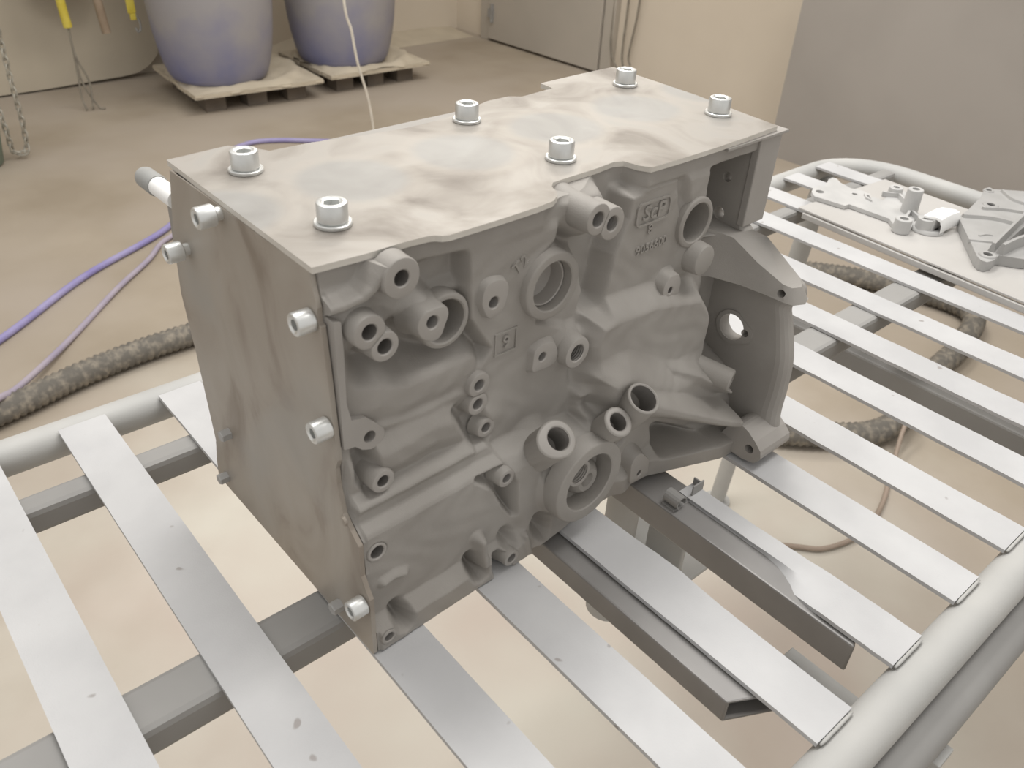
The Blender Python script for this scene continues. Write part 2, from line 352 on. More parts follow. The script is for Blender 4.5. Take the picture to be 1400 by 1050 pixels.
# chain: two runs, links alternate
t = thing('hanging_chain', 'dusty steel chain hanging in a loop down to the floor at the left edge', 'chain', (.62, 3.4, 0))
path = spline([(.645, 3.4, .62), (.642, 3.4, .44), (.639, 3.4, .31), (.6375, 3.4, .15), (.630, 3.4, .05), (.615, 3.39, .022), (.595, 3.40, .024), (.575, 3.41, .030), (.572, 3.4, .10), (.568, 3.4, .2), (.560, 3.4, .34), (.545, 3.4, .50)], 20)
L = [0]
for a, b in zip(path, path[1:]): L.append(L[-1] + (b - a).length)
s = .0; q = 0; g = G()
while s < L[-1] - .03:
    def at(u):
        i = max(0, min(len(L) - 2, int(np.searchsorted(L, u)) - 1)); k = (u - L[i]) / max(1e-9, L[i + 1] - L[i]); return path[i].lerp(path[i + 1], k)
    a, b = at(s), at(s + .03); c = (a + b) / 2; d = (b - a).normalized(); n_ = d.orthogonal().normalized() if q % 2 else d.cross(d.orthogonal().normalized())
    ring = [c + d * (.0165 * math.cos(k * math.pi / 6) + (.004 if abs(k - 6) > 3 else -.004)) + n_ * .0095 * math.sin(k * math.pi / 6) for k in range(12)]
    g.tube(ring, .0034, 6, closed=True); s += .0285; q += 1
o = g.make('chain_links', M_chain, t, smooth=True); o['kind'] = 'stuff'
g = G(); g.lathe((.44, 3.42, 0), (0, 0, 1), [(0, .085), (.01, .095), (.16, .115), (.165, .108), (.03, .09), (.03, .01)], 32)
tag(g.make('green_bucket', M_green, base=(.44, 3.42, 0), smooth=True, sharp=40), 'dusty green bucket on the floor behind the chain at the left edge', 'bucket')
wire('pale_wire', [(1.595, 2.5, 1.05), (1.6061, 2.5, .665), (1.6306, 2.5, .56), (1.640, 2.5, .50), (1.6544, 2.5, .424), (1.690, 2.5, .30), (1.708, 2.5, .19), (1.72, 2.5, .06), (1.74, 2.48, .005)], .0052, M_wwire, 'thin pale wire hanging in front of the right blue drum', 'wire')
for k, (a, b, c) in enumerate([(2.953, 2.94, 2.96), (2.847, 2.85, 2.83), (2.77, 2.80, 2.78)]):
    pts = [(3.66, a, .9), (3.66, a, .42), (3.66, b, .16), (3.66, c, .06 + .02 * k)]
    if k == 0: pts = [(3.66, 2.953, .9), (3.66, 2.945, .42), (3.65, 2.93, .17), (3.65, 2.87, .07), (3.655, 2.84, .05)]
    wire('wall_cable', pts, .006, M_wire, ['leftmost of three thin dark cables hanging on the wall right of the grey door', 'middle one of three thin dark cables hanging on the wall right of the door', 'rightmost of three thin dark cables hanging on the wall right of the door'][k], 'cable', group='cables on the right wall')

# ------------------------------------------------------------------ hoses and cables on the floor
wire('air_hose', [(-.75, 1.75, .011), (-.25, 1.78, .011), (.105, 1.984, .011), (.42, 2.22, .011), (.773, 2.413, .011), (1.02, 2.68, .011), (1.25, 2.95, .011), (1.41, 3.035, .011), (1.538, 3.003, .011), (1.72, 2.86, .011)], .0105, M_hose, 'violet air hose snaking across the dusty floor, upper of the two at left', 'hose', 10)
wire('air_hose', [(-.5, 1.2, .010), (-.18, 1.42, .045), (-.02, 1.565, .082), (.07, 1.66, .050), (.26, 1.88, .010), (.463, 2.079, .010), (.62, 2.215, .010), (.736, 2.33, .010), (.95, 2.40, .010), (1.25, 2.38, .010)], .0085, M_hose2, 'faded dusty violet hose on the floor, thinner and lower of the two at left', 'hose', 10)
p = spline([(-.75, 1.50, .036), (-.35, 1.555, .036), (0, 1.60, .036), (.235, 1.648, .036), (.49, 1.66, .036), (.9, 1.62, .036), (1.4, 1.45, .036), (1.95, 1.1, .036), (2.35, .72, .036), (2.475, .335, .036), (2.25, .24, .036), (2.04, .225, .036), (1.68, .18, .036), (1.5, .28, .036), (1.35, .46, .036), (1.2, .75, .036)], 60)
LL = [0]
for a, b in zip(p, p[1:]): LL.append(LL[-1] + (b - a).length)
n = int(LL[-1] / .009); pts = []; rr = []
for k in range(n):
    u = LL[-1] * k / (n - 1); i = max(0, min(len(LL) - 2, int(np.searchsorted(LL, u)) - 1)); pts.append(p[i].lerp(p[i + 1], (u - LL[i]) / max(1e-9, LL[i + 1] - LL[i]))); rr.append(.0335 if (k // 1) % 2 else .0285)
g = G(); g.tube(pts, rr, 14); tag(g.make('corrugated_hose', M_corr, base=(.235, 1.648, 0), smooth=True, sharp=60), 'thick black corrugated hose caked with dust running under the slatted table', 'hose')
wire('brown_cable', [(2.05, .16, .008), (1.80, .18, .05), (1.7367, .1624, .079), (1.65, .14, .05), (1.54, .10, .008), (1.42, .06, .008), (1.30, .042, .008), (1.19, .0695, .008), (1.1337, .1238, .008), (1.0, .27, .008), (.85, .5, .008)], .0055, M_cable, 'thin brown cable curving on the floor under the slatted table', 'cable', 8)
# ------------------------------------------------------------------ the slatted work table (its own frame, turned 2.1 degrees)
TY = math.radians(-2.13); TC, TS = math.cos(TY), math.sin(TY)
def T(x, y, z): return (x * TC - y * TS, x * TS + y * TC, z + Z0)
tbl = thing('work_table', 'grey steel slatted work table with round tube rim under the engine block', 'table', (.35, 0, 0))
x0, x1, yb, yf, rc = -.46, 1.172, .302, -.303, .105
loop = []
def arc(cx, cy, a0, a1):
    for k in range(9): a = math.radians(a0 + (a1 - a0) * k / 8); loop.append((cx + rc * math.cos(a), cy + rc * math.sin(a)))
arc(x1 - rc, yb - rc, 90, 0); arc(x1 - rc, yf + rc, 0, -90); arc(x0 + rc, yf + rc, -90, -180); arc(x0 + rc, yb - rc, 180, 90)
g = G(); g.tube([T(x, y, -.2868) for x, y in loop], .0160, 24, closed=True); g.make('rim_tube', M_tube, tbl, smooth=True)
zt = -.2702
xs = [-.37, -.28, -.190, -.1005, -.0135, .075, .162, .252, .341, .425, .520, .608, .695, .794, .885, .975, 1.065]
rd = random.Random(3)
for i, xc in enumerate(xs):
    wd = .0395; g = G(); ny = 28; ya = -.291; ye = .292; v = []; bent = (i == 7); sag = (i == 6)
    if bent: ya, ye = -.291, -.088
    for j in range(ny + 1):
        y = ya + (ye - ya) * j / ny
        for sx in (-1, -.5, 0, .5, 1):
            x = xc + sx * wd / 2; z = zt - .0006 * rd.random()
            if bent:
                k = max(0, min(1, (y + .245) / .10)); k = k * k * (3 - 2 * k); q = max(0, min(1, (-.075 - y) / .10))
                x = xc + .001 + sx * wd / 2 * (1 - .42 * k * (1 if sx < 0 else .25)) + (.009 * k if sx < 0 else 0); z -= k * (.020 if sx == -1 else .008 if sx == -.5 else .001)
            if sag and y < -.03: x += (.003 * math.exp(-((y + .14) / .03) ** 2) if sx == 1 else 0)
            v.append(T(x, y, z))
    k = len(v); v += [(a, b, c - .0036) for a, b, c in v]; f = []
    for j in range(ny):
        for q in range(4):
            a = j * 5 + q; f.append((a, a + 1, a + 6, a + 5)); f.append((a + k + 5, a + k + 6, a + k + 1, a + k))
        a = j * 5; f.append((a + 5, a + k + 5, a + k, a)); a = j * 5 + 4; f.append((a, a + k, a + k + 5, a + 5))
    for q in range(4): a = q; f.append((a + k, a + k + 1, a + 1, a)); a = ny * 5 + q; f.append((a, a + 1, a + k + 1, a + k))
    sl = obj('slat', v, f, M_slat, tbl, smooth=True, sharp=35)
    if bent: sl['label'] = 'bent slat, cut off beside the block'
    # weld beads where the slat meets the rim
    for yy in ((-.2925, ) if bent else (-.2925, .2925)):
        g = G(); pts = [T(xc - .018 + .036 * q / 8, yy, -.2718) for q in range(9)]
        g.tube(pts, [.0008, .0013, .0014, .0012, .0014, .0013, .0014, .0012, .0008], 7); g.make('weld_bead', M_tube, tbl, smooth=True)
# torn stub at the cut end of the bent slat
g = G(); g.box((.234, -.099, -.2785), (.262, -.086, -.2745), rot=lambda p: T(*p)); g.box((.257, -.0985, -.2735), (.271, -.0970, -.2615), rot=lambda p: T(*p)); g.box((.2695, -.0985, -.2735), (.271, -.0885, -.2645), rot=lambda p: T(*p))
cu = [(.2405 + .0062 * math.cos(a), -.2685 + .0062 * math.sin(a)) for a in np.linspace(-.6, 4.4, 14)]; ci_ = [(.2405 + .0048 * math.cos(a), -.2685 + .0048 * math.sin(a)) for a in np.linspace(4.4, -.6, 14)]
g.prism([T(x, -.101, z) for x, z in cu + ci_], [T(x, -.086, z) for x, z in cu + ci_]); g.make('torn_stub', M_rail, tbl, bevel=.0005)
# square rails lengthwise under the slats
for (a, b, zz, h, nm) in ((-.0315, .0060, zt - .0045, .026, 'rail'), (.205, .229, zt - .0045, .024, 'rail')):
    g = G(); v = []
    n = 2
    sec = [(a, zz), (a, zz - h), (b, zz - h), (b, zz)]
    g.box((-.44, a, zz - h), (1.15, b, zz), rot=lambda p: T(*p)); g.make(nm, M_rail, tbl, bevel=.005)
# lower edge rail and legs
g = G(); g.tube([T(-.40, -.322, -.317), T(1.10, -.322, -.317)], .0165, 20); g.make('edge_rail', M_rail, tbl, smooth=True, sharp=50)
for (x, y, fx_, fy_) in ((-.38, .29, -.45, .36), (-.38, -.29, -.45, -.36), (1.08, .29, 1.12, .36), (1.10, -.29, 1.47, -.44)):
    g = G(); g.tube([T(x, y, -.296), T(fx_, fy_, -1.094)], .017, 18); g.lathe(T(fx_, fy_, -1.0995), (0, 0, 1), [(0, .03), (.006, .03), (.0061, .015)], 18); g.make('leg', M_tube, tbl, smooth=True, sharp=40)
g = G(); g.box((.765, -.29, -.415), (.795, .29, -.385), rot=lambda p: T(*p)); g.make('cross_bar', M_rail, tbl, bevel=.003)
for y in (-.28, .28): 
    g = G(); g.box((.768, y - .012, -.386), (.792, y + .012, -.30), rot=lambda p: T(*p)); g.make('hanger', M_rail, tbl, bevel=.002)
# dark channels lying under two slats, ends cut at a mitre
def channel(xa, xb, ya_, yb_, zt_, h, cut):
    t_ = .0032; g = G()
    def ring(y, dz, ins): return [T(xa + ins, y, zt_ - ins), T(xb - ins, y, zt_ - ins), T(xb - ins, y, zt_ - h + ins), T(xa + ins, y, zt_ - h + ins)]
    def yend(p, base, sgn): return base
    vo = []; 
    for ins in (0, t_):
        xs_, zs_ = (xa + ins, xb - ins), (zt_ - ins, zt_ - h + ins)
        fr_ = [T(xs_[0], ya_ + cut * 0, zs_[0]), T(xs_[1], ya_ - cut, zs_[0]), T(xs_[1], ya_ - cut, zs_[1]), T(xs_[0], ya_, zs_[1])]
        bk = [T(xs_[0], yb_, zs_[0]), T(xs_[1], yb_, zs_[0]), T(xs_[1], yb_, zs_[1]), T(xs_[0], yb_, zs_[1])]
        vo += fr_ + bk
    f = []
    for k in range(4):
        j = (k + 1) % 4
        f += [(k, j, j + 4, k + 4), (8 + j, 8 + k, 12 + k, 12 + j), (j, k, 8 + k, 8 + j), (4 + k, 4 + j, 12 + j, 12 + k)]
    g.add(vo, f); return g.make('channel', M_chan, tbl, bevel=.0014)
channel(.1255, .168, -.2375, .20, -.2755, .021, .021)
channel(.2305, .268, -.265, .20, -.2755, .027, -.016)
# adjusting foot, gusset and tab seen between the slats
g = G(); g.lathe((.268, -.032, Z0 - .47), (0, 0, 1), [(0, .016), (.16, .016)], 18); g.lathe((.268, -.032, Z0 - .485), (0, 0, 1), [(0, .022), (.015, .024)], 20); g.make('centre_post', M_tube, tbl, smooth=True, sharp=40)
g = G(); g.box((.250, -.075, -.446), (.370, .035, -.440), rot=lambda p: T(*p)); g.box((.318, -.066, -.440), (.324, -.02, -.40), rot=lambda p: T(*p)); g.make('gusset_plate', M_tube, tbl, bevel=.002)
g = G(); g.box((.215, -.283, -.356), (.262, -.215, -.351), rot=lambda p: T(*p)); tb = g.make('tab', M_tube, tbl, bevel=.001)
g = G(); g.lathe(T(.236, -.228, -.351), (0, 0, 1), [(0, .005), (.012, .005), (.012, .003), (.004, .003)], 16, capt=True); g.make('bolt_end', M_tube, tb)
g = G(); v0 = [(.245, -.328, -.340), (.257, -.328, -.340), (.190, -.338, -.43), (.178, -.338, -.43)]
g.prism([T(*p) for p in v0], [T(p[0], p[1] + .006, p[2]) for p in v0]); g.box((.242, -.342, -.343), (.264, -.324, -.335), rot=lambda p: T(*p)); g.make('brace', M_tube, tbl, bevel=.001)

# ------------------------------------------------------------------ tray with two loose castings
tr = thing('steel_tray', 'flat steel tray sheet lying on the far right end of the slats', 'tray', (.95, -.05, Z0 - .269))
def TR(p): 
    a = math.radians(-5.6); x, y = p[0] - .845, p[1] - .160
    return (.845 + x * math.cos(a) - y * math.sin(a), .160 + x * math.sin(a) + y * math.cos(a), p[2] + Z0)
g = G(); g.box((.845, -.42, -.2595), (1.06, .160, -.2565), rot=TR); g.make('sheet', M_tray, tr, bevel=.0008)
g = G(); g.box((.842, -.42, -.2690), (.8485, .150, -.2610), rot=TR); g.box((1.052, -.42, -.2690), (1.056, .150, -.2610), rot=TR); g.make('lip', M_tray, tr, bevel=.0008)

BZ = -.2562                      # tray surface
def PB(pts, h): return [(x, y, BZ + h + Z0) for x, y in pts]
br = thing('bracket_casting', 'blasted aluminium bracket with a tall hollow post and bosses, lying on the steel tray', 'bracket', (.94, .09, BZ + Z0))
BRO = [(.8984, .173), (.913, .1785), (.9288, .1796), (.9305, .1717), (.9449, .1758), (.9641, .1836), (.976, .1831), (.9783, .1775), (.9681, .1661), (.9595, .1434), (.9659, .1341), (.966, .1247), (.9538, .1104), (.9554, .0912), (.9813, .0953), (.9952, .1039), (1.0106, .107), (1.0209, .0997), (1.0169, .0884), (.9621, .0468), (.9528, .0366), (.9273, .0301), (.8972, .0199), (.8795, .0211), (.8747, .0285), (.883, .0382), (.8986, .0527), (.8998, .1136), (.8897, .1148), (.8847, .16)]
hol = [(circ(.9082, .1651, .0062, 16)), (circ(.9431, .129, .0040, 14))]
g = G(); g.prism(PB(BRO, .006), PB(BRO, .0004), [(PB(h, .006), PB(h, .0004)) for h in hol]); g.make('base_plate', M_alu, br, bevel=.0012)
def hboss(parent, name, m_, c, zb, h, r, rh, n=24, flare=1.06):
    g = G(); g.lathe((c[0], c[1], zb + Z0), (0, 0, 1), [(0, r * flare), (h - .0008, r), (h, r - .0008), (h, rh), (h - min(h, .02), rh)], n); return g.make(name, m_, parent, smooth=True, sharp=40)
hboss(br, 'boss', M_alu, (.9895, .0913), BZ + .0055, .0125, .0098, .0045)
hboss(br, 'boss', M_alu, (.8839, .028), BZ + .0005, .0185, .0110, .0058)
hboss(br, 'boss', M_alu, (.9122, .0097), BZ + .0040, .0150, .0115, .0048)
hboss(br, 'hollow_post', M_alu, (.9455, .0480), BZ + .0055, .034, .0104, .0050, 28, 1.12)
hboss(br, 'bearing_ring', M_alu, (.9205, .0080), BZ + .0004, .0050, .0205, .014)
g = G()
for a, b in (((.985, .083), (.955, .053)), ((.985, .083), (.968, .100)), ((.938, .040), (.918, .017)), ((.935, .043), (.895, .032))):
    a, b = Vector((*a, 0)), Vector((*b, 0)); nrm = (b - a).normalized().cross(Vector((0, 0, 1))) * .0017
    v = [(a + nrm), (a - nrm), (b - nrm), (b + nrm)]
    g.add([(p.x, p.y, BZ + .0055 + Z0) for p in v] + [(p.x, p.y, BZ + (.0125 if i < 2 else .0135) + Z0) for i, p in enumerate(v)], [(0, 3, 2, 1), (4, 5, 6, 7), (0, 1, 5, 4), (1, 2, 6, 5), (2, 3, 7, 6), (3, 0, 4, 7)])
g.make('web', M_alu, br)
g = G(); q = [(.935, .098), (.958, .114), (.951, .119), (.938, .109)]
g.prism(PB(q, .0085), PB(q, .0055), [(PB([(.939, .1015), (.951, .1115), (.948, .114), (.940, .1075)], .0085), PB([(.939, .1015), (.951, .1115), (.948, .114), (.940, .1075)], .0055))]); g.make('cast_mark', M_alu, br)
# white curved tab
g = G(); n = 8; top = []; 
for k in range(n + 1):
    t = k / n; x = .905 + .049 * t; y0 = .0125 - .003 * t; top.append((x, y0, .0235 + .002 * math.sin(t * 3)))
v = []; f = []
secs = [(0, 0), (.016, .0008), (.0215, -.0015), (.0245, -.008), (.0255, -.018)]
for x, y, h in top:
    for dy, dz in secs: v.append((x + dy * .35, y - dy, BZ + h + dz + Z0))
m5 = len(secs); k = len(v); v += [(a - .001, b + .001, c - .0028) for a, b, c in v]
for i in range(n):
    for j in range(m5 - 1): a = i * m5 + j; f += [(a, a + 1, a + m5 + 1, a + m5), (a + k, a + k + m5, a + k + m5 + 1, a + k + 1)]
    a = i * m5; f.append((a, a + m5, a + m5 + k, a + k)); a += m5 - 1; f.append((a, a + k, a + k + m5, a + m5))
for j in range(m5 - 1): f.append((j, j + k, j + k + 1, j + 1)); a = n * m5 + j; f.append((a, a + 1, a + 1 + k, a + k))
tb = obj('curved_tab', v, f, M_white, br, smooth=True, sharp=40); tb['label'] = 'bright white curved tab'
g = G(); g.box((.908, -.003, BZ + .004 + Z0), (.950, .012, BZ + .0215 + Z0)); g.make('tab_web', M_alu, br, bevel=.002)

cv = thing('cover_casting', 'grey blasted aluminium cover casting with ribs and bolt holes, at the tray edge', 'cover', (1.0, -.06, BZ + Z0))
CVO = [(1.0949, .0082), (1.1118, .0122), (1.1229, .01), (1.118, .003), (1.128, -.006), (1.1385, -.0163), (1.1507, -.0288), (1.1612, -.0532), (1.1368, -.0942), (1.0335, -.1334), (.9347, -.1473), (.9005, -.1217), (.8861, -.097), (.8658, -.099), (.8526, -.0959), (.8521, -.0888), (.8597, -.0808), (.9564, -.0178), (.9693, -.0108), (1.0006, -.0085), (1.0666, .0009)]
ch = [circ(1.1052, .0046, .0042, 14), circ(1.0491, -.0212, .0058, 16), circ(.8730, -.0880, .0058, 16)]
win = [(.940, -.0868), (1.0136, -.0812), (1.0194, -.0879), (.9738, -.1045), (.946, -.094)]
hz = .0135
cen = (1.0, -.06)
def shr(pts, k): return [(cen[0] + (x - cen[0]) * k, cen[1] + (y - cen[1]) * k) for x, y in pts]
g = G(); g.prism(PB(CVO, hz), PB(CVO, .0003), [(PB(h, hz), PB(h, .0003)) for h in ch + [win]]); g.make('cover_plate', M_alud, cv, bevel=.002)
def ridge(pts, w_, h, z0=hz - .002):
    g = G(); P = spline([(x, y, BZ + z0 + Z0) for x, y in pts], 6); v = []; f = []
    for i, p in enumerate(P):
        t = (P[min(i + 1, len(P) - 1)] - P[max(i - 1, 0)]).normalized(); n_ = t.cross(Vector((0, 0, 1)))
        for s_, hh in ((-w_, 0), (-w_ * .45, h), (w_ * .45, h), (w_, 0)): v.append(p + n_ * s_ + Vector((0, 0, hh)))
    for i in range(len(P) - 1):
        for j in range(3): a = i * 4 + j; f.append((a, a + 1, a + 5, a + 4))
        a = i * 4; f.append((a, a + 4, a + 7, a + 3))
    f += [(0, 3, 2, 1), tuple((len(P) - 1) * 4 + q for q in (0, 1, 2, 3))]
    g.add(v, f); return g.make('rib', M_alud, cv, smooth=True, sharp=50)
ridge([(.972, -.014), (.9976, -.0438), (1.005, -.072)], .0045, .0065)
ridge([(1.024, -.0195), (1.0455, -.041), (1.0584, -.0631), (1.07, -.085)], .0035, .0055)
ridge([(1.1195, -.0093), (1.0962, -.0339), (1.0938, -.06)], .0035, .0055)
ridge([(.8991, -.0529), (.9182, -.0765)], .003, .004)
ridge([(.888, -.086), (.93, -.0815), (1.0, -.0745), (1.06, -.068)], .004, .014)
ridge([(.889, -.0965), (.93, -.1005), (.975, -.1095), (1.03, -.118)], .0045, .016)
ridge([(.925, -.056), (.936, -.060), (.941, -.067)], .0022, .0035)
hboss(cv, 'boss', M_alud, (1.0491, -.0212), BZ + hz - .001, .0025, .0105, .0056)
hboss(cv, 'boss', M_alud, (.8730, -.0880), BZ + hz - .001, .0030, .0105, .0056)
hboss(cv, 'boss', M_alud, (1.1052, .0046), BZ + hz - .001, .0025, .0075, .0040)
# ------------------------------------------------------------------ the engine block
blk = thing('engine_block', 'bare grey engine block with steel plates bolted over top and end, on slatted table', 'engine block', (.16, .04, Z0 - .270))
HF = [('P', [(-0.0179, -0.0399), (-0.0169, -0.0782), (0.0013, -0.0901), (0.0276, -0.0983), (0.0502, -0.096), (0.0681, -0.1062), (0.0851, -0.0991), (0.0734, -0.0809), (0.0667, -0.0503), (0.0445, -0.0429), (0.0235, -0.0453), (0.0082, -0.0494), (-0.0056, -0.0375)], 0.023, 0.008), ('P', [(0.0254, -0.009), (0.068, -0.0158), (0.0676, -0.0391), (0.0467, -0.0419), (0.036, -0.0431), (0.027, -0.0285)], 0.031, 0.006), ('P', [(0.0578, -0.0108), (0.1337, -0.0126), (0.1307, -0.0313), (0.1173, -0.0374), (0.1186, -0.0849), (0.1453, -0.0981), (0.1516, -0.1146), (0.1622, -0.1984), (0.1327, -0.1975), (0.0963, -0.1976), (0.0742, -0.1599), (0.0649, -0.1054), (0.0764, -0.0898), (0.0602, -0.0638)], 0.0455, 0.003), ('P', [(0.1441, -0.0079), (0.2036, -0.0078), (0.21, -0.0407), (0.196, -0.0643), (0.1828, -0.1164), (0.1629, -0.1031), (0.1701, -0.08), (0.1589, -0.0507), (0.1337, -0.0317)], 0.024, 0.006), ('P', [(0.2013, -0.0099), (0.2578, -0.011), (0.2768, -0.0554), (0.2962, -0.0785), (0.2827, -0.0963), (0.2643, -0.1126), (0.2576, -0.1219), (0.1811, -0.1122), (0.1898, -0.0595), (0.2004, -0.0355)], 0.0435, 0.004), ('L', [(0.2548, -0.0183, 0.0435), (0.2639, -0.0463, 0.0435), (0.2698, -0.0552, 0.0435)], 0.0035, 0.002, 'dig'), ('L', [(0.2027, -0.0168, 0.0435), (0.2513, -0.0175, 0.0435)], 0.001, 0.0008, 'dig'), ('P', [(0.2573, -0.0091), (0.2834, -0.0114), (0.2995, -0.0258), (0.2925, -0.0527), (0.2721, -0.0532)], 0.046, 0.002), ('P', [(0.1661, -0.0977), (0.195, -0.0975), (0.2323, -0.1008), (0.2896, -0.1151), (0.3205, -0.1514), (0.3245, -0.1965), (0.2512, -0.1803), (0.2019, -0.176), (0.182, -0.1758), (0.1674, -0.1539), (0.1618, -0.1173)], 0.06, 0.008), ('P', [(0.3069, -0.0828), (0.3561, -0.0966), (0.4066, -0.2407), (0.3566, -0.2122), (0.33, -0.1499)], 0.022, 0.008), ('L', [(0.171, -0.1491, 0.048), (0.1724, -0.1694, 0.048), (0.1866, -0.1947, 0.048), (0.2071, -0.2162, 0.048)], 0.005, 0.005, 'dig2'), ('P', [(0.166, -0.1404), (0.1978, -0.1412), (0.2584, -0.1769), (0.2876, -0.1786), (0.3606, -0.2409), (0.382, -0.2848), (0.3419, -0.2694), (0.2376, -0.2047), (0.1933, -0.2033), (0.1757, -0.1739)], 0.072, 0.012), ('P', [(0.2492, -0.2234), (0.3355, -0.276), (0.36, -0.2989), (0.3086, -0.2775), (0.2576, -0.259)], 0.04, 0.006), ('L', [(-0.0235, -0.087, 0.042), (-0.0058, -0.0902, 0.046), (0.0139, -0.0964, 0.047), (0.0357, -0.0959, 0.047), (0.0594, -0.0962, 0.046)], 0.015, 0.01, 'max'), ('L', [(-0.0065, -0.1117, 0.0455), (0.0146, -0.1126, 0.0455), (0.0415, -0.1129, 0.0455), (0.0664, -0.1156, 0.0455)], 0.003, 0.003, 'max'), ('L', [(0.002, -0.1259, 0.04), (0.0211, -0.1274, 0.04), (0.0483, -0.1266, 0.04), (0.0684, -0.1288, 0.04)], 0.005, 0.005, 'dig3'), ('L', [(-0.0225, -0.1372, 0.048), (0.0011, -0.1331, 0.052), (0.0317, -0.1304, 0.052), (0.0728, -0.1423, 0.05)], 0.014, 0.01, 'max'), ('P', [(-0.0239, -0.1206), (-0.014, -0.1235), (-0.0117, -0.1394), (-0.0124, -0.1518), (-0.0188, -0.1517), (-0.0243, -0.141)], 0.032, 0.004), ('P', [(0.0484, -0.1255), (0.0634, -0.1208), (0.0772, -0.1572), (0.0643, -0.1571)], 0.035, 0.006), ('L', [(0.0847, -0.1758, 0.057), (0.1197, -0.1782, 0.057)], 0.006, 0.005, 'max'), ('P', [(0.0768, -0.1798), (0.1069, -0.1732), (0.1558, -0.1814), (0.1922, -0.2065), (0.2076, -0.2925), (0.1437, -0.271), (0.1156, -0.2671), (0.1061, -0.2734), (0.096, -0.2395), (0.0798, -0.2083)], 0.066, 0.007), ('P', [(0.0574, -0.1769), (0.0803, -0.1779), (0.0881, -0.1955), (0.09, -0.2243), (0.0823, -0.2126), (0.0744, -0.1931)], 0.046, 0.004), ('P', [(0.1326, -0.1899), (0.1173, -0.1853), (0.1176, -0.2093), (0.1296, -0.2379), (0.1311, -0.2169)], 0.05, 0.006), ('P', [(0.0598, -0.2558), (0.059, -0.2604), (0.0564, -0.2621), (0.0529, -0.2604), (0.0497, -0.2559), (0.0477, -0.2501), (0.0475, -0.2448), (0.0493, -0.2416), (0.0524, -0.2415), (0.0558, -0.2446), (0.0586, -0.2499)], 0.05, 0.0055), ('P', [(0.0823, -0.2674), (0.0815, -0.2721), (0.0788, -0.2739), (0.0751, -0.2721), (0.0716, -0.2674), (0.0693, -0.2613), (0.0691, -0.2557), (0.0709, -0.2525), (0.0741, -0.2524), (0.0778, -0.2557), (0.0809, -0.2612)], 0.05, 0.0055), ('P', [(0.1258, -0.2566), (0.1251, -0.262), (0.122, -0.264), (0.1175, -0.262), (0.1131, -0.2567), (0.1102, -0.2498), (0.1096, -0.2436), (0.1116, -0.2399), (0.1154, -0.2398), (0.12, -0.2434), (0.1239, -0.2497)], 0.052, 0.0055), ('P', [(0.089, -0.2477), (0.0885, -0.2507), (0.0868, -0.2519), (0.0843, -0.2508), (0.0819, -0.2478), (0.0804, -0.2438), (0.0802, -0.2402), (0.0813, -0.2381), (0.0835, -0.238), (0.086, -0.2401), (0.0881, -0.2437)], 0.052, 0.0055), ('P', [(-0.0066, -0.2563), (-0.0076, -0.2606), (-0.0099, -0.2622), (-0.0129, -0.2606), (-0.0155, -0.2564), (-0.0169, -0.2509), (-0.0167, -0.246), (-0.015, -0.243), (-0.0123, -0.243), (-0.0094, -0.2459), (-0.0073, -0.2508)], 0.05, 0.0055), ('L', [(0.0575, -0.2289, 0.071), (0.0605, -0.2527, 0.071)], 0.004, 0.003, 'max'), ('L', [(0.0994, -0.2489, 0.071), (0.1041, -0.2687, 0.071)], 0.0025, 0.002, 'max'), ('L', [(-0.021, -0.2179, 0.065), (-0.013, -0.2168, 0.065), (-0.0051, -0.2198, 0.065)], 0.003, 0.003, 'max')]
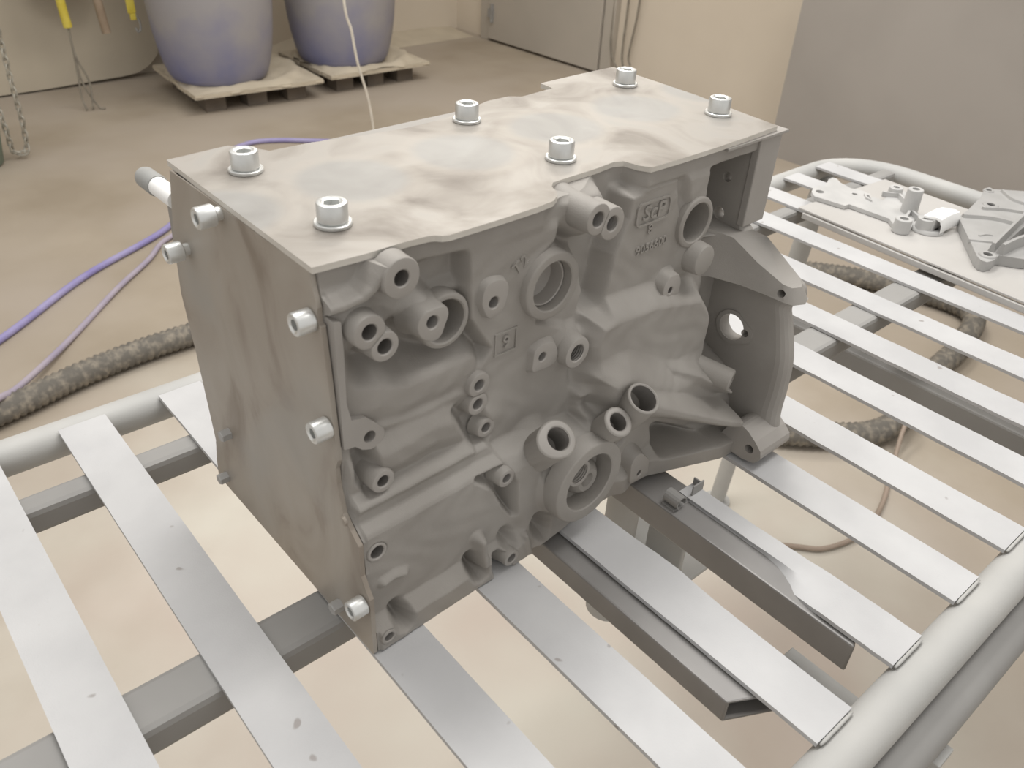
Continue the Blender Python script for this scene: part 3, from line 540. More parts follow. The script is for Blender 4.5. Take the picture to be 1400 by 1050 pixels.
BOSS = [('ear_boss', 0.0058, 0.0545, -0.0139, 0.0118, 0.0047, 0.012, 0.016, None, 0), ('stud_boss', 0.0253, 0.055, -0.0471, 0, 0.004, 0.018, 0.012, [(0.0279, -0.0388), (0.0346, -0.0392), (0.0367, -0.0432), (0.0373, -0.0455), (0.0315, -0.0585), (0.0294, -0.0601), (0.0247, -0.0596), (0.0191, -0.0567), (0.0161, -0.0531), (0.0147, -0.0488), (0.0147, -0.0456), (0.016, -0.0426), (0.0183, -0.04), (0.0213, -0.0388)], 1), ('stud_boss', 0.0755, 0.05, -0.0541, 0, 0.0038, 0.007, 0.011, [(0.0686, -0.0405), (0.0765, -0.0387), (0.0848, -0.0419), (0.0875, -0.0461), (0.0862, -0.0542), (0.0831, -0.0628), (0.072, -0.0649), (0.0688, -0.0597), (0.0657, -0.0527), (0.0665, -0.0451)], 1), ('stud_boss', 0.1214, 0.05, -0.111, 0, 0.0033, 0.006, 0.011, [(0.1132, -0.1031), (0.121, -0.1005), (0.1319, -0.1024), (0.1368, -0.1125), (0.1363, -0.1206), (0.127, -0.1221), (0.1121, -0.1206)], 1), ('stud_boss', 0.1491, 0.0565, -0.1158, 0.0118, 0.0064, 0.014, 0.016, None, 2), ('stud_boss', 0.0735, 0.0495, -0.1478, 0.0076, 0.0037, 0.008, 0.011, None, 1), ('stud_boss', -0.011, 0.053, -0.145, 0.0082, 0.004, 0.016, 0.012, None, 0), ('stud_boss', 0.0798, 0.0655, -0.1848, 0.0072, 0.0035, 0.012, 0.011, None, 1), ('stud_boss', -0.0237, 0.0618, -0.1895, 0.0072, 0.0048, 0.006, 0.013, None, 0), ('stud_boss', -0.0244, 0.0712, -0.2597, 0.006, 0.0034, 0.008, 0.01, None, 1), ('stud_boss', 0.084, 0.0712, -0.26, 0.007, 0.0038, 0.012, 0.011, None, 1), ('bracket_boss', 0.2516, 0.053, -0.1024, 0, 0.0026, 0.01, 0.009, [(0.2437, -0.1128), (0.2424, -0.0963), (0.2485, -0.0897), (0.2591, -0.0907), (0.2638, -0.0983), (0.2627, -0.1111)], 0), ('lug', 0.2249, 0.072, -0.2552, 0, 0.0026, 0.012, 0.008, [(0.2141, -0.2611), (0.2119, -0.2365), (0.2216, -0.231), (0.236, -0.2462), (0.2378, -0.2631)], 0)]
DB1, DB2, DB3 = [[(-0.0147, -0.0398, 0.0102, 0.0047), (-0.0055, -0.0522, 0.0092, 0.0047)], [(0.0669, -0.1111, 0.0088, 0.004), (0.0662, -0.1256, 0.0082, 0.004)], [(0.1486, -0.0157, 0.0105, 0.005), (0.1625, -0.022, 0.0112, 0.005)]]
DD = [('tail', [(-0.0351, -0.0249, 0.0455), (-0.0235, -0.0245, 0.047), (-0.0136, -0.0219, 0.049), (-0.0084, -0.0172, 0.051), (-0.005, -0.0115, 0.053), (-0.0009, -0.0057, 0.054)]), ('foot', [(-0.0337, -0.0305), (-0.0277, -0.0314), (-0.0273, -0.0494), (-0.0281, -0.0838), (-0.0257, -0.096), (-0.0165, -0.0983), (-0.0099, -0.1052), (-0.0046, -0.112), (-0.0043, -0.117), (-0.0082, -0.1217), (-0.0139, -0.1226), (-0.0199, -0.1201), (-0.0246, -0.1155), (-0.0323, -0.1142), (-0.0345, -0.1046), (-0.034, -0.0652)]), ('foothole', (-0.0146, -0.113)), ('strip', [(-0.0337, -0.0305), (-0.0277, -0.0314), (-0.0268, -0.0487), (-0.0277, -0.0854), (-0.0266, -0.089), (-0.0339, -0.0856), (-0.034, -0.0652)]), ('pocketD', (0.0428, -0.0577)), ('plugF', (0.124, -0.0582)), ('plugW', (0.2775, -0.0568)), ('capX', (0.2825, -0.0854)), ('filtT', (0.1481, -0.2148)), ('stubT', (0.1533, -0.2158)), ('blobT', (0.1648, -0.2391)), ('Q', (0.114, -0.1594, 0.078)), ('R', (0.17, -0.1683, 0.084)), ('S', (0.1932, -0.1566, 0.086)), ('Send', (0.1992, -0.2075)), ('sq', [(0.0805, -0.0794), (0.1006, -0.0826), (0.1003, -0.0968), (0.0802, -0.0977)]), ('T2', (0.0998, -0.038)), ('scp', (0.2267, -0.0351)), ('eight', (0.2259, -0.0491)), ('num', (0.2307, -0.0633)), ('scpbox', [(0.2121, -0.04), (0.2112, -0.0317), (0.2184, -0.0293), (0.2387, -0.0283), (0.2442, -0.034), (0.2434, -0.0409), (0.234, -0.0424), (0.2181, -0.0426)]), ('flange_near', [(-0.0427, -0.1056), (-0.0674, -0.1076), (-0.085, -0.1069), (-0.0978, -0.1073), (-0.1083, -0.1144), (-0.106, -0.1227), (-0.0971, -0.1267), (-0.0997, -0.1417), (-0.1075, -0.1729), (-0.1087, -0.2017), (-0.1058, -0.2264), (-0.0921, -0.2407), (-0.0783, -0.2546), (-0.0739, -0.2698)]), ('flange_far', [(-0.0508, -0.097), (-0.0672, -0.1053), (-0.0795, -0.1123), (-0.0968, -0.1157), (-0.1019, -0.1243), (-0.099, -0.1331), (-0.0928, -0.1406), (-0.0968, -0.1528), (-0.1063, -0.1845), (-0.1085, -0.2136), (-0.1087, -0.2389), (-0.1185, -0.2559)]), ('win', (-0.0573, -0.1666)), ('win2', (-0.0707, -0.1667)), ('earhole', (-0.1017, -0.1167)), ('rec1', (-0.0231, -0.0444)), ('rec2', (-0.0218, -0.075)), ('lowear', [(-0.0829, -0.2546), (-0.0907, -0.2386), (-0.0996, -0.2348), (-0.1078, -0.2378), (-0.1247, -0.2495), (-0.1254, -0.2579), (-0.1189, -0.2671), (-0.1035, -0.2755), (-0.0888, -0.28)]), ('lowearhole', (-0.1126, -0.254)), ('stub3', (0.3099, -0.1907))]
DD = dict(DD)
EBOLT = [(0.066, -0.0096, 0.004), (0.1279, -0.0563, 0.004), (-0.0312, -0.0339, 0.0), (-0.0381, -0.1003, 0.0), (-0.0626, -0.2257, 0.0)]
EHEX = [(0.1137, -0.1994), (0.1353, -0.2562), (-0.0316, -0.2547)]
PIPE = (-0.025, -0.0325)
# ---- front of the casting: a relief surface d(x, z), d measured outward (towards -y)
NX, NZ = 470, 330
gx = np.concatenate([np.linspace(-.0325, .13, 250), np.linspace(.13, .352, 221)[1:]]); NX = len(gx)
gz = np.linspace(-.0054, -.2690, NZ)
X, Z = np.meshgrid(gx, gz)
def sst(a, b, x):
    t = np.clip((x - a) / (b - a), 0, 1); return t * t * (3 - 2 * t)
def sdpoly(P):
    P = np.array(P); d = np.full(X.shape, 1e9); ins = np.zeros(X.shape, bool); n = len(P)
    for i in range(n):
        a, b = P[i], P[(i + 1) % n]; e = b - a; wx, wz = X - a[0], Z - a[1]
        t = np.clip((wx * e[0] + wz * e[1]) / (e @ e), 0, 1); d = np.minimum(d, (wx - e[0] * t) ** 2 + (wz - e[1] * t) ** 2)
        c = ((a[1] <= Z) != (b[1] <= Z)); 
        if abs(e[1]) > 1e-12: ins ^= c & (X < a[0] + (Z - a[1]) * e[0] / e[1])
    d = np.sqrt(d); return np.where(ins, -d, d)
D = np.interp(-Z, [0, .02, .034, .068, .097, .121, .141, .150, .1565, .1580, .1630, .1685, .1735, .1760, .200, .243, .254, .270], [.0395, .0395, .0395, .0400, .0405, .0430, .0420, .0445, .0545, .0552, .0525, .0530, .0600, .0612, .0610, .0615, .0705, .0708])
for op in HF:
    if op[0] == 'P':
        k = 1 - sst(-op[3], op[3], sdpoly(op[1])); D = D + (op[2] - D) * k
    else:
        P = np.array(op[1]); best = np.full(X.shape, 1e9); dd = np.zeros(X.shape)
        for a, b in zip(P, P[1:]):
            e = b[:2] - a[:2]; wx, wz = X - a[0], Z - a[1]; t = np.clip((wx * e[0] + wz * e[1]) / (e @ e), 0, 1)
            q = np.hypot(wx - e[0] * t, wz - e[1] * t); sel = q < best; best = np.where(sel, q, best); dd = np.where(sel, a[2] + (b[2] - a[2]) * t, dd)
        w_, s_ = op[2], op[3]
        if op[4] == 'max':
            k = 1 - sst(max(w_ - s_, 0), w_ + s_, best); k2 = np.sqrt(np.clip(1 - (best / (w_ + s_)) ** 2, 0, 1))
            D = np.where(dd > D, D + (dd - D) * k * (.35 + .65 * k2), D)
        else:
            k = 1 - sst(max(w_ - s_, 0), w_ + s_, best); D = D - k * {'dig': .0036, 'dig2': .009, 'dig3': .005}[op[4]]
# deck band under the top plate, running the whole length
deck = np.interp(X, [-.033, .03, .06, .115, .130, .150, .200, .2085, .2115, .2165, .352], [.0365, .0395, .0455, .0470, .0420, .0255, .0240, .0265, .0360, .0445, .0445])
kb = sst(-.0225, -.0150, Z); D = D + (deck - D) * kb
D = np.where(X < -.030, np.minimum(D, np.interp(-Z, [0, .0248, .0338, .068, .097, .121, .141, .162, .177, .2025, .217, .270], [.0360, .0375, .0372, .0415, .043, .0445, .0412, .0450, .0605, .0606, .0690, .0690])), D)
# deep open recess at the right end, under the deck, and the corner against the bell flange
kr = sst(.286, .290, X) * (1 - sst(-.0205, -.0170, Z)) * (1 - sst(.5, .6, X)); kr = kr * sst(-.0840, -.0790, Z); D = D + (.002 - D) * kr
kr = sst(.300, .335, X) * (1 - sst(-.1150, -.1050, Z)) * sst(-.2080, -.185, Z); D = D + (.030 - D) * kr
# bottom rail swelling out to the lower mounting ear
rail = np.interp(X, [.20, .2217, .240, .308, .325, .352], [.0705, .0670, .0685, .0945, .0970, .0980]); kb = (1 - sst(-.2560, -.2500, Z)) * sst(.205, .225, X)
D = D + (rail - D) * kb
# strut from the oil tube to the lower ear
def strut(p, w_, s_):
    global D
    P = np.array(p); best = np.full(X.shape, 1e9); dd = np.zeros(X.shape)
    for a, b in zip(P, P[1:]):
        e = b[:2] - a[:2]; wx, wz = X - a[0], Z - a[1]; t = np.clip((wx * e[0] + wz * e[1]) / (e @ e), 0, 1)
        q = np.hypot(wx - e[0] * t, wz - e[1] * t); sel = q < best; best = np.where(sel, q, best); dd = np.where(sel, a[2] + (b[2] - a[2]) * t, dd)
    k = 1 - sst(w_ - s_, w_ + s_, best); D = np.where(dd > D, D + (dd - D) * k, D)
strut(DD['tail'], .0034, .0024)
strut([(.205, -.176, .076), (.25, -.199, .086), (.295, -.222, .097), (.322, -.235, .101)], .0075, .006)
strut([(.245, -.166, .060), (.285, -.184, .075), (.318, -.207, .088)], .004, .005)
# sockets for plugs, bores and holes (the bosses stand in front of these)
def pit(x, z, r, d, s_=.0012, mode='set'):
    global D
    k = 1 - sst(r - s_, r + s_, np.hypot(X - x, Z - z)); D = D + (np.minimum(D, d) - D) * k
def pad(x, z, r, d, s_=.004):
    global D
    k = 1 - sst(r - s_, r + s_, np.hypot(X - x, Z - z)); D = D + (np.maximum(D, d) - D) * k
for b in BOSS:
    n_, bx, bd, bz, ro, rh, L_, hd, pl = b[:9]
    pad(bx, bz, (ro or .0095) * (1.0 if n_ == 'ear_boss' else 1.12), bd - (.0085 if n_ == 'ear_boss' else .0045 + .12 * L_), .0030 if n_ == 'ear_boss' else .0065)
    pit(bx, bz, rh + .0016, bd - hd - .003, .001)
for tri, dd_ in ((DB1, .046), (DB2, .0455), (DB3, .044)):
    for bx, bz, ro, rh in tri: pad(bx, bz, ro * (1.15 if dd_ > .0445 else 1.35), dd_, .007 if dd_ > .0445 else .011)
for tri in (DB1, DB2, DB3):
    for bx, bz, ro, rh in tri: pit(bx, bz, rh + .0016, .026 if tri is not DB3 else .020, .001)
(fx, fz), (wx_, wz_), (px_, pz_), (tx_, tz_) = DD['plugF'], DD['plugW'], DD['pocketD'], DD['filtT']
pad(fx, fz, .0235, .0475, .006); pad(wx_, wz_, .020, .0445, .006); pad(px_, pz_, .0165, .039, .007); pad(tx_, tz_, .0335, .0775, .007); pad(DD['capX'][0], DD['capX'][1], .013, .048, .008)
for key, q in (('Q', .016), ('R', .015), ('S', .016)): pad(DD[key][0] + .002, DD[key][1] - .026, q, DD[key][2] - .016, .010)
for bx, bz, ro, rh in DB3:
    k = (1 - sst(.006, .024, np.hypot(X - bx, Z - bz))) * (1 - sst(-.0105, -.0055, Z)); D = D + (np.maximum(D, .045) - D) * k
pit(DD['foothole'][0], DD['foothole'][1], .0056, .030, .001); pit(fx, fz, .0185, .030); pit(wx_, wz_, .0160, .022); pit(px_, pz_, .0150, .020); pit(tx_, tz_, .0260, .058)
# light sand-cast unevenness
D = D + .00035 * (np.sin(X * 210 + 3 * np.sin(Z * 90)) * np.sin(Z * 170 + 2 * np.sin(X * 60)))
v = np.stack([X, -D, Z + Z0], -1).reshape(-1, 3); n = NX * NZ
ii = (np.arange(NZ - 1)[:, None] * NX + np.arange(NX - 1)[None, :]).ravel()
F = np.stack([ii, ii + NX, ii + NX + 1, ii + 1], -1)
ring = [j for j in range(NX)] + [i * NX + NX - 1 for i in range(1, NZ)] + [(NZ - 1) * NX + j for j in range(NX - 2, -1, -1)] + [i * NX for i in range(NZ - 2, 0, -1)]
rv = v[ring].copy(); m_ = len(ring); bk = rv.copy(); bk[:, 0] += .0058 * (bk[:, 0] < -.032); bk[:, 1] = .128 + .010 * np.clip((-(rv[:, 2] - Z0) - .01) / .26, 0, 1)
V = np.concatenate([v, rv, bk]); F = F.tolist()
for k in range(m_): j = (k + 1) % m_; F.append([n + k, n + j, n + m_ + j, n + m_ + k])
F.append([n + m_ + k for k in range(m_)][::-1])
me = bpy.data.meshes.new('casting'); base = wloc(blk); me.from_pydata((V - np.array(base)).tolist(), [], F); me.materials.append(M_cast)
sm = np.ones(len(F), bool); sm[(NZ - 1) * (NX - 1):] = False; me.polygons.foreach_set('use_smooth', sm); me.update()
cast = bpy.data.objects.new('casting', me); COL.objects.link(cast); cast.parent = blk

# ---- bosses with drilled or threaded holes
def boss(name, x, d, z, ro, rh, L_, hd, pl, thread, nrm=(0, -1, 0), m_=None, half=None, n=44, hang=0):
    ax = Vector(nrm).normalized(); c = Vector((x, -d, z + Z0)); u = Vector((1, 0, 0)); w_ = ax.cross(u)
    def outr(t):
        if pl is None and half is None: return ro
        if half is not None:
            ux, uz, lim = half; dx, dz = math.cos(t), w_.z * math.sin(t); q = dx * ux + dz * uz
            return min(ro, lim / q) if q > 1e-6 else ro
        dx, dz = math.cos(t), w_.z * math.sin(t); best = None
        for (ax_, az_), (bx_, bz_) in zip(pl, pl[1:] + pl[:1]):
            ex, ez = bx_ - ax_, bz_ - az_; den = dx * ez - dz * ex
            if abs(den) < 1e-12: continue
            s_ = ((ax_ - x) * ez - (az_ - z) * ex) / den; q = ((ax_ - x) * dz - (az_ - z) * dx) / den
            if s_ > 0 and -1e-6 <= q <= 1 + 1e-6 and (best is None or s_ > best): best = s_
        return best or rh * 1.5
    R = [outr(2 * math.pi * k / n) for k in range(n)]
    if pl is not None:   # round the corners a little
        for _ in range(2): R = [(R[k - 1] + 2 * R[k] + R[(k + 1) % n]) / 4 for k in range(n)]
    prof = [(-L_, lambda k: R[k] * (1.04 if name == 'ear_boss' else 1.30)), (-L_ * .6, lambda k: R[k] * (1.01 if name == 'ear_boss' else 1.07)), (-.0009, lambda k: R[k]), (-.0002, lambda k: R[k] - .0005), (0, lambda k: R[k] - .0011)]
    inner = [(0, rh + .0007), (-.0007, rh)]
    if thread:
        st = .0009 if thread == 2 else .0006
        k = 1
        while k * st < hd - .001: inner.append((-.0007 - k * st, rh + (.0005 if k % 2 else 0))); k += 1
    inner += [(-hd, rh * .97), (-hd - rh * .4, .0004)]
    v = []; f = []; fm = []
    for h, r in prof: v += [c + ax * h + r(k) * (math.cos(2 * math.pi * k / n) * u + math.sin(2 * math.pi * k / n) * w_) for k in range(n)]
    for h, r in inner: v += [c + ax * h + r * (math.cos(2 * math.pi * k / n) * u + math.sin(2 * math.pi * k / n) * w_) for k in range(n)]
    a = len(prof)
    for i in range(a + len(inner) - 1):
        for k in range(n): f.append((i * n + k, i * n + (k + 1) % n, (i + 1) * n + (k + 1) % n, (i + 1) * n + k)); fm.append(0 if i < a - 2 else 1 if i <= a else 2)
    return v, f, fm
def mkboss(name, parts, parent=None):
    g = G()
    for v, f, fm in parts:
        k = len(g.v); g.v += [tuple(p) for p in v]; g.f += [[i + k for i in q] for q in f]; g.m += fm
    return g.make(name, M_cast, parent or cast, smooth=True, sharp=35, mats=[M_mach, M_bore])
for b in BOSS: mkboss(b[0], [boss(*b[:10])])
def dbl(name, tri, d, L_, hd, th):
    (ax_, az_, ar, ah), (bx_, bz_, br_, bh) = tri; dx, dz = bx_ - ax_, bz_ - az_; q = math.hypot(dx, dz); dx, dz = dx / q, dz / q
    mid = (q + (ar - br_)) / 2
    return mkboss(name, [boss(name, ax_, d, az_, ar, ah, L_, hd, None, th, half=(dx, dz, mid)), boss(name, bx_, d, bz_, br_, bh, L_, hd, None, th, half=(-dx, -dz, q - mid))])
dbl('double_boss', DB1, .053, .018, .014, 0); dbl('double_boss', DB2, .049, .010, .012, 1); dbl('double_tube', DB3, .062, .042, .022, 1)
# left end flange strip
g = G(); ft = [(max(x, -.0320), z) for x, z in DD['foot']]; fh = DD['foothole']
g.prism([(x, -.0465, z + Z0) for x, z in ft], [(x, -.030, z + Z0) for x, z in ft]); ef = g.make('end_flange', M_mach, cast, bevel=.0008)
c = G(); c.lathe((fh[0], -.0475, fh[1] + Z0), (0, 1, 0), [(0, .0041), (.013, .0040)], 24); cut(ef, [c])
# core plugs and bores
def ringboss(name, x, z, d, ro, ri, back, dep, plug=None, n=56, oval=None, notch=False, flare=1.04):
    g = G(); ax = (0, -1, 0)
    R = (lambda t: ro) if oval is None else oval
    g.lathe((x, -d, z + Z0), ax, [(-back, lambda t: R(t) * flare), (-.0012, R), (-.0003, lambda t: R(t) - .0007), (0, lambda t: R(t) - .0015), (0, ri + .0008), (-.0008, ri), (-dep, ri), (-dep, .0005)], n, u=(1, 0, 0), capb=False, capt=True)
    o = g.make(name, M_cast, cast, smooth=True, sharp=35)
    if plug:
        g = G(); pr, pd, ph = plug
        g.lathe((x, -d, z + Z0), ax, [(-dep + .0005, pr), (-pd, pr), (-pd + .0006, pr - .0009), (-pd, pr - .0016), (-ph, pr - .0030), (-ph - .001, pr - .006), (-ph - .001, .0005)], n, capb=False)
        g.make('core_plug', M_mach, o, smooth=True, sharp=35)
    return o
ringboss('core_plug_boss', fx, fz, .0520, .0235, .0170, .016, .020, plug=(.0166, .0075, .0165))
ringboss('core_plug_boss', wx_, wz_, .0480, .0198, .0152, .020, .022)
ringboss('bore_boss', px_, pz_, .0450, .0178, .0140, .014, .024)
g = G(); g.lathe((DD['capX'][0], -.058, DD['capX'][1] + Z0), (0, -1, 0), [(-.030, .0145), (-.002, .0122), (-.0005, .0115), (0, .0105), (0, .001)], 40); g.make('round_cap', M_cast, cast, smooth=True, sharp=35)
# oil filter seat with its threaded stub
seat = ringboss('filter_seat', tx_, tz_, .083, .0345, .0240, .014, .016, flare=1.02)
g = G(); v, f, fm = boss('s', tx_ - .0065, .0780, tz_ + .0085, .0112, .0080, .012, .010, None, 2); g.add(v, f); g.make('threaded_stub', M_mach, seat, smooth=True, sharp=35)
g = G(); g.lathe((tx_ + .007, -.066, tz_ - .007 + Z0), (0, -1, 0), [(-.002, .0155), (.003, .0148), (.0075, .0115), (.0090, .0095), (.0085, .0060), (.004, .004), (.004, .0005)], 28); g.make('valve_seat', M_cast, seat, smooth=True, sharp=35)
# upward-tilted oil gallery tubes
def tilted(name, c, ro, rh, L_, hd, nrm, th, low=None):
    ax = Vector(nrm).normalized(); P = Vector((c[0], -c[2], c[1] + Z0)); g = G(); base_r = ro
    if name == 'gallery_boss' and th: ro = 1.0
    class RR:   # outline that bulges towards the left on the wide gallery boss
        def __init__(s, k=1.0, o=0.0): s.k, s.o = k, o
        def __call__(s, t): return base_r * s.k * (1 + (.26 * max(0, math.sin(t)) ** 3 if th else 0)) + s.o
    prof = [(-L_, base_r * (low or 1.0)), (-L_ * .55, base_r * (low or 1.0)), (-L_ * .5, RR(.97)), (-.001, RR()), (-.0003, RR(1, -.0006)), (0, RR(1, -.0014)), (0, rh + .0008), (-.0008, rh)]
    if th: prof += [(-.0012 - .0009 * k, rh + (.0005 if k % 2 else 0)) for k in range(7)]
    prof += [(-hd, rh * .96), (-hd - .002, .0005)]
    g.lathe(P, ax, prof, 44, capb=False); a = len(prof)
    g.m = [0] * (5 * 44) + [1] * (2 * 44) + [2] * (len(g.f) - 7 * 44)
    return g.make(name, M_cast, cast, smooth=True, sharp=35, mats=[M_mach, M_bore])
nup = (-.05, -.62, .78)
tilted('gallery_boss', DD['Q'], .0138, .0083, .050, .020, nup, True)
tilted('gallery_boss', DD['R'], .0114, .0068, .045, .016, nup, False)
tilted('oil_tube', DD['S'], .0128, .0104, .060, .040, (-.03, -.50, .86), False, .86)
# square frame, cast marks and lettering
q = DD['sq']; cx, cz = sum(p[0] for p in q) / 4, sum(p[1] for p in q) / 4; hw, hh = .0095, .0085
def frame(cx, cz, hw, hh, t_, d, rad, name):
    def rr(w_, h_, r): 
        P = []
        for sx, sz, a0 in ((1, 1, 0), (-1, 1, 90), (-1, -1, 180), (1, -1, 270)):
            for k in range(5): a = math.radians(a0 + 22.5 * k); P.append((cx + sx * (w_ - r) + r * math.cos(a), cz + sz * (h_ - r) + r * math.sin(a)))
        return P
    o_, i_ = rr(hw, hh, rad), rr(hw - t_, hh - t_, max(rad - t_, .0002)); g = G()
    g.prism([(x, -d, z + Z0) for x, z in o_], [(x, -d + .0035, z + Z0) for x, z in o_], [([(x, -d, z + Z0) for x, z in i_], [(x, -d + .0035, z + Z0) for x, z in i_])])
    return g.make(name, M_cast, cast, bevel=.0003)
frame(cx, cz, hw, hh, .0012, .0466, .0006, 'square_mark')
def text(body, x, z, d, size, name, ext=.0009, rot=0, shear=0, sx=1.0):
    c = bpy.data.curves.new(name, 'FONT'); c.body = body; c.size = size; c.extrude = ext; c.align_x = 'CENTER'; c.align_y = 'CENTER'; c.shear = shear; c.resolution_u = 3; c.offset = size * .012
    o = bpy.data.objects.new(name, c); COL.objects.link(o); dg = bpy.context.evaluated_depsgraph_get(); me_ = bpy.data.meshes.new_from_object(o.evaluated_get(dg)); bpy.data.objects.remove(o); bpy.data.curves.remove(c)
    M = Matrix.Translation(Vector((x, -d, z + Z0)) - wloc(blk)) @ Matrix.Rotation(math.radians(90), 4, 'X') @ Matrix.Rotation(rot, 4, 'Z') @ Matrix.Diagonal((sx, 1, 1, 1))
    me_.transform(M); me_.materials.clear(); me_.materials.append(M_cast); o = bpy.data.objects.new(name, me_); COL.objects.link(o); o.parent = cast; return o
text('9', cx, cz, .0460, .0125, 'lettering', .0010)
text('T2', DD['T2'][0], DD['T2'][1], .0458, .012, 'lettering', .0006, rot=.5)
b = DD['scpbox']; bx = sum(p[0] for p in b) / len(b); bz = sum(p[1] for p in b) / len(b)
frame(bx, bz, .0185, .0088, .0016, .0448, .0052, 'logo_frame')
text('ScP', bx, bz, .0440, .0150, 'lettering', .0009, shear=.12, sx=1.15)
text('8', DD['eight'][0], DD['eight'][1], .0440, .0105, 'lettering', .0010)
text('9056600', DD['num'][0], DD['num'][1], .0440, .0095, 'lettering', .0007, rot=.02, sx=1.05)

# ---- bell housing flange at the right end
near = [(-.0435, -.0085), (-.0435, -.0800), (-.0480, -.0930), (-.0650, -.1060), (-.0830, -.1090), (-.0960, -.1105), (-.1035, -.1150), (-.1010, -.1215), (-.0905, -.1290), (-.0935, -.1417), (-.1020, -.1729), (-.1040, -.2017), (-.1030, -.2264), (-.1020, -.2450), (-.100, -.2680), (.05, -.2680), (.125, -.2680), (.128, -.0085)]
far = [(-.0445, -.0085), (-.0445, -.0790), (-.0584, -.0902), (-.0743, -.0983), (-.0864, -.1051), (-.1033, -.1085), (-.1083, -.1168), (-.1054, -.1254), (-.0994, -.1328), (-.1033, -.1447), (-.1125, -.1756), (-.1147, -.2041), (-.1149, -.2287), (-.1170, -.2450), (-.118, -.2680), (.05, -.2680), (.125, -.2680), (.128, -.0085)]
def resample(P, closed_from=14, k=5):   # smooth the curved front part, keep the plain back corners
    A = spline([(y, z, 0) for y, z in P[1:closed_from + 1]], k); return [P[0]] + [(p.x, p.y) for p in A] + P[closed_from + 1:]
near, far = resample(near), resample(far)
XN, XF = .3465, .3585
def ci(c, r, x): return [(x, a, b + Z0) for a, b in circ(c[0], c[1], r, 28)]
lay = []
for t in (0, .25, .5, .75, 1.0):
    e = math.sin(t * math.pi / 2); xx = XN + (XF - XN) * .75 * (1 - math.cos(t * math.pi / 2))
    lay.append([(xx, a[0] + (b[0] - a[0]) * e, a[1] + (b[1] - a[1]) * e + Z0) for a, b in zip(near, far)])
lay.append([(XF, y, z) for _, y, z in lay[-1]])
hs = [(DD['win'], .0120), (DD['win2'], .0034), (DD['rec1'], .0040), (DD['rec2'], .0052)]
fl = G(); nl = len(near)
for L_, xx, rev in ((lay[0], XN, True), (lay[-1], XF, False)):
    loops = [L_] + [ci(c, r, xx) for c, r in hs]; tri = geometry.tessellate_polygon([[Vector(p) for p in l] for l in loops]); fl.add([p for l in loops for p in l], [t[::-1] if rev else t for t in tri])
for a, b in zip(lay, lay[1:]): fl.add(a + b, [(i, (i + 1) % nl, (i + 1) % nl + nl, i + nl) for i in range(nl)])
for c, r in hs: fl.add(ci(c, r, XN) + ci(c, r, XF), [(i, i + 28, (i + 1) % 28 + 28, (i + 1) % 28) for i in range(28)])
flo = fl.make('bell_flange', M_cast, cast, smooth=True, sharp=50)
flo.data.materials[0] = M_cast
# machined front edge of the flange, with the lip under the deck plate
g = G(); g.box((.3455, -.0470, -.0790 + Z0), (.3740, -.040, -.0056 + Z0)); g.make('flange_edge', M_mach, flo, bevel=.001)
g = G(); g.box((.300, -.0485, -.0076 + Z0), (.3800, .12, -.0054 + Z0)); g.make('deck_gasket', M_mach, cast, bevel=.0004)
# thick shoulder running from the block out to the upper ear
bot = [(.292, -.018, -.118), (.3215, -.040, -.118), (.3290, -.0635, -.118), (.3325, -.0840, -.1185), (.3345, -.1030, -.1193), (.3375, -.1095, -.1200), (.3475, -.1140, -.1200), (.3575, -.1110, -.1190), (.3580, -.080, -.118), (.358, .02, -.118), (.292, .02, -.118)]
top = [(.292, -.008, -.0790), (.3217, -.0285, -.0793), (.3310, -.0491, -.0830), (.3345, -.0729, -.0965), (.3355, -.0980, -.1055), (.3395, -.1040, -.1075), (.3480, -.1070, -.1080), (.3555, -.104, -.1070), (.3565, -.0640, -.0835), (.3565, .02, -.079), (.292, .02, -.079)]
g = G(); g.prism([(x, y, z + Z0) for x, y, z in top], [(x, y, z + Z0) for x, y, z in bot]); sh = g.make('shoulder', M_cast, cast, bevel=.0035)
sh.modifiers['bevel'].segments = 3
c = G(); c.lathe((.32, -.0985, -.1132 + Z0), (1, 0, 0), [(0, .0034), (.05, .0034)], 20); cut(sh, [c]); sh.data.shade_smooth(); sh.data.set_sharp_from_angle(angle=math.radians(42))
# ring pad round the window and its small hole
g = G(); oo = []
for k in range(28):
    a = 2 * math.pi * k / 28; y, z = DD['win'][0] + .0155 * math.cos(a), DD['win'][1] + .0155 * math.sin(a)
    if math.cos(a) < -.3: y, z = DD['win2'][0] + .0075 * math.cos(a), DD['win2'][1] + .0085 * math.sin(a) - .001
    oo.append((y, z))
g.prism([(.3450, y, z + Z0) for y, z in oo], [(.3470, y, z + Z0) for y, z in oo], [(ci(DD['win'], .0120, .3450), ci(DD['win'], .0120, .3470)), (ci(DD['win2'], .0034, .3450), ci(DD['win2'], .0034, .3470))]); g.make('window_pad', M_cast, flo, bevel=.0008)
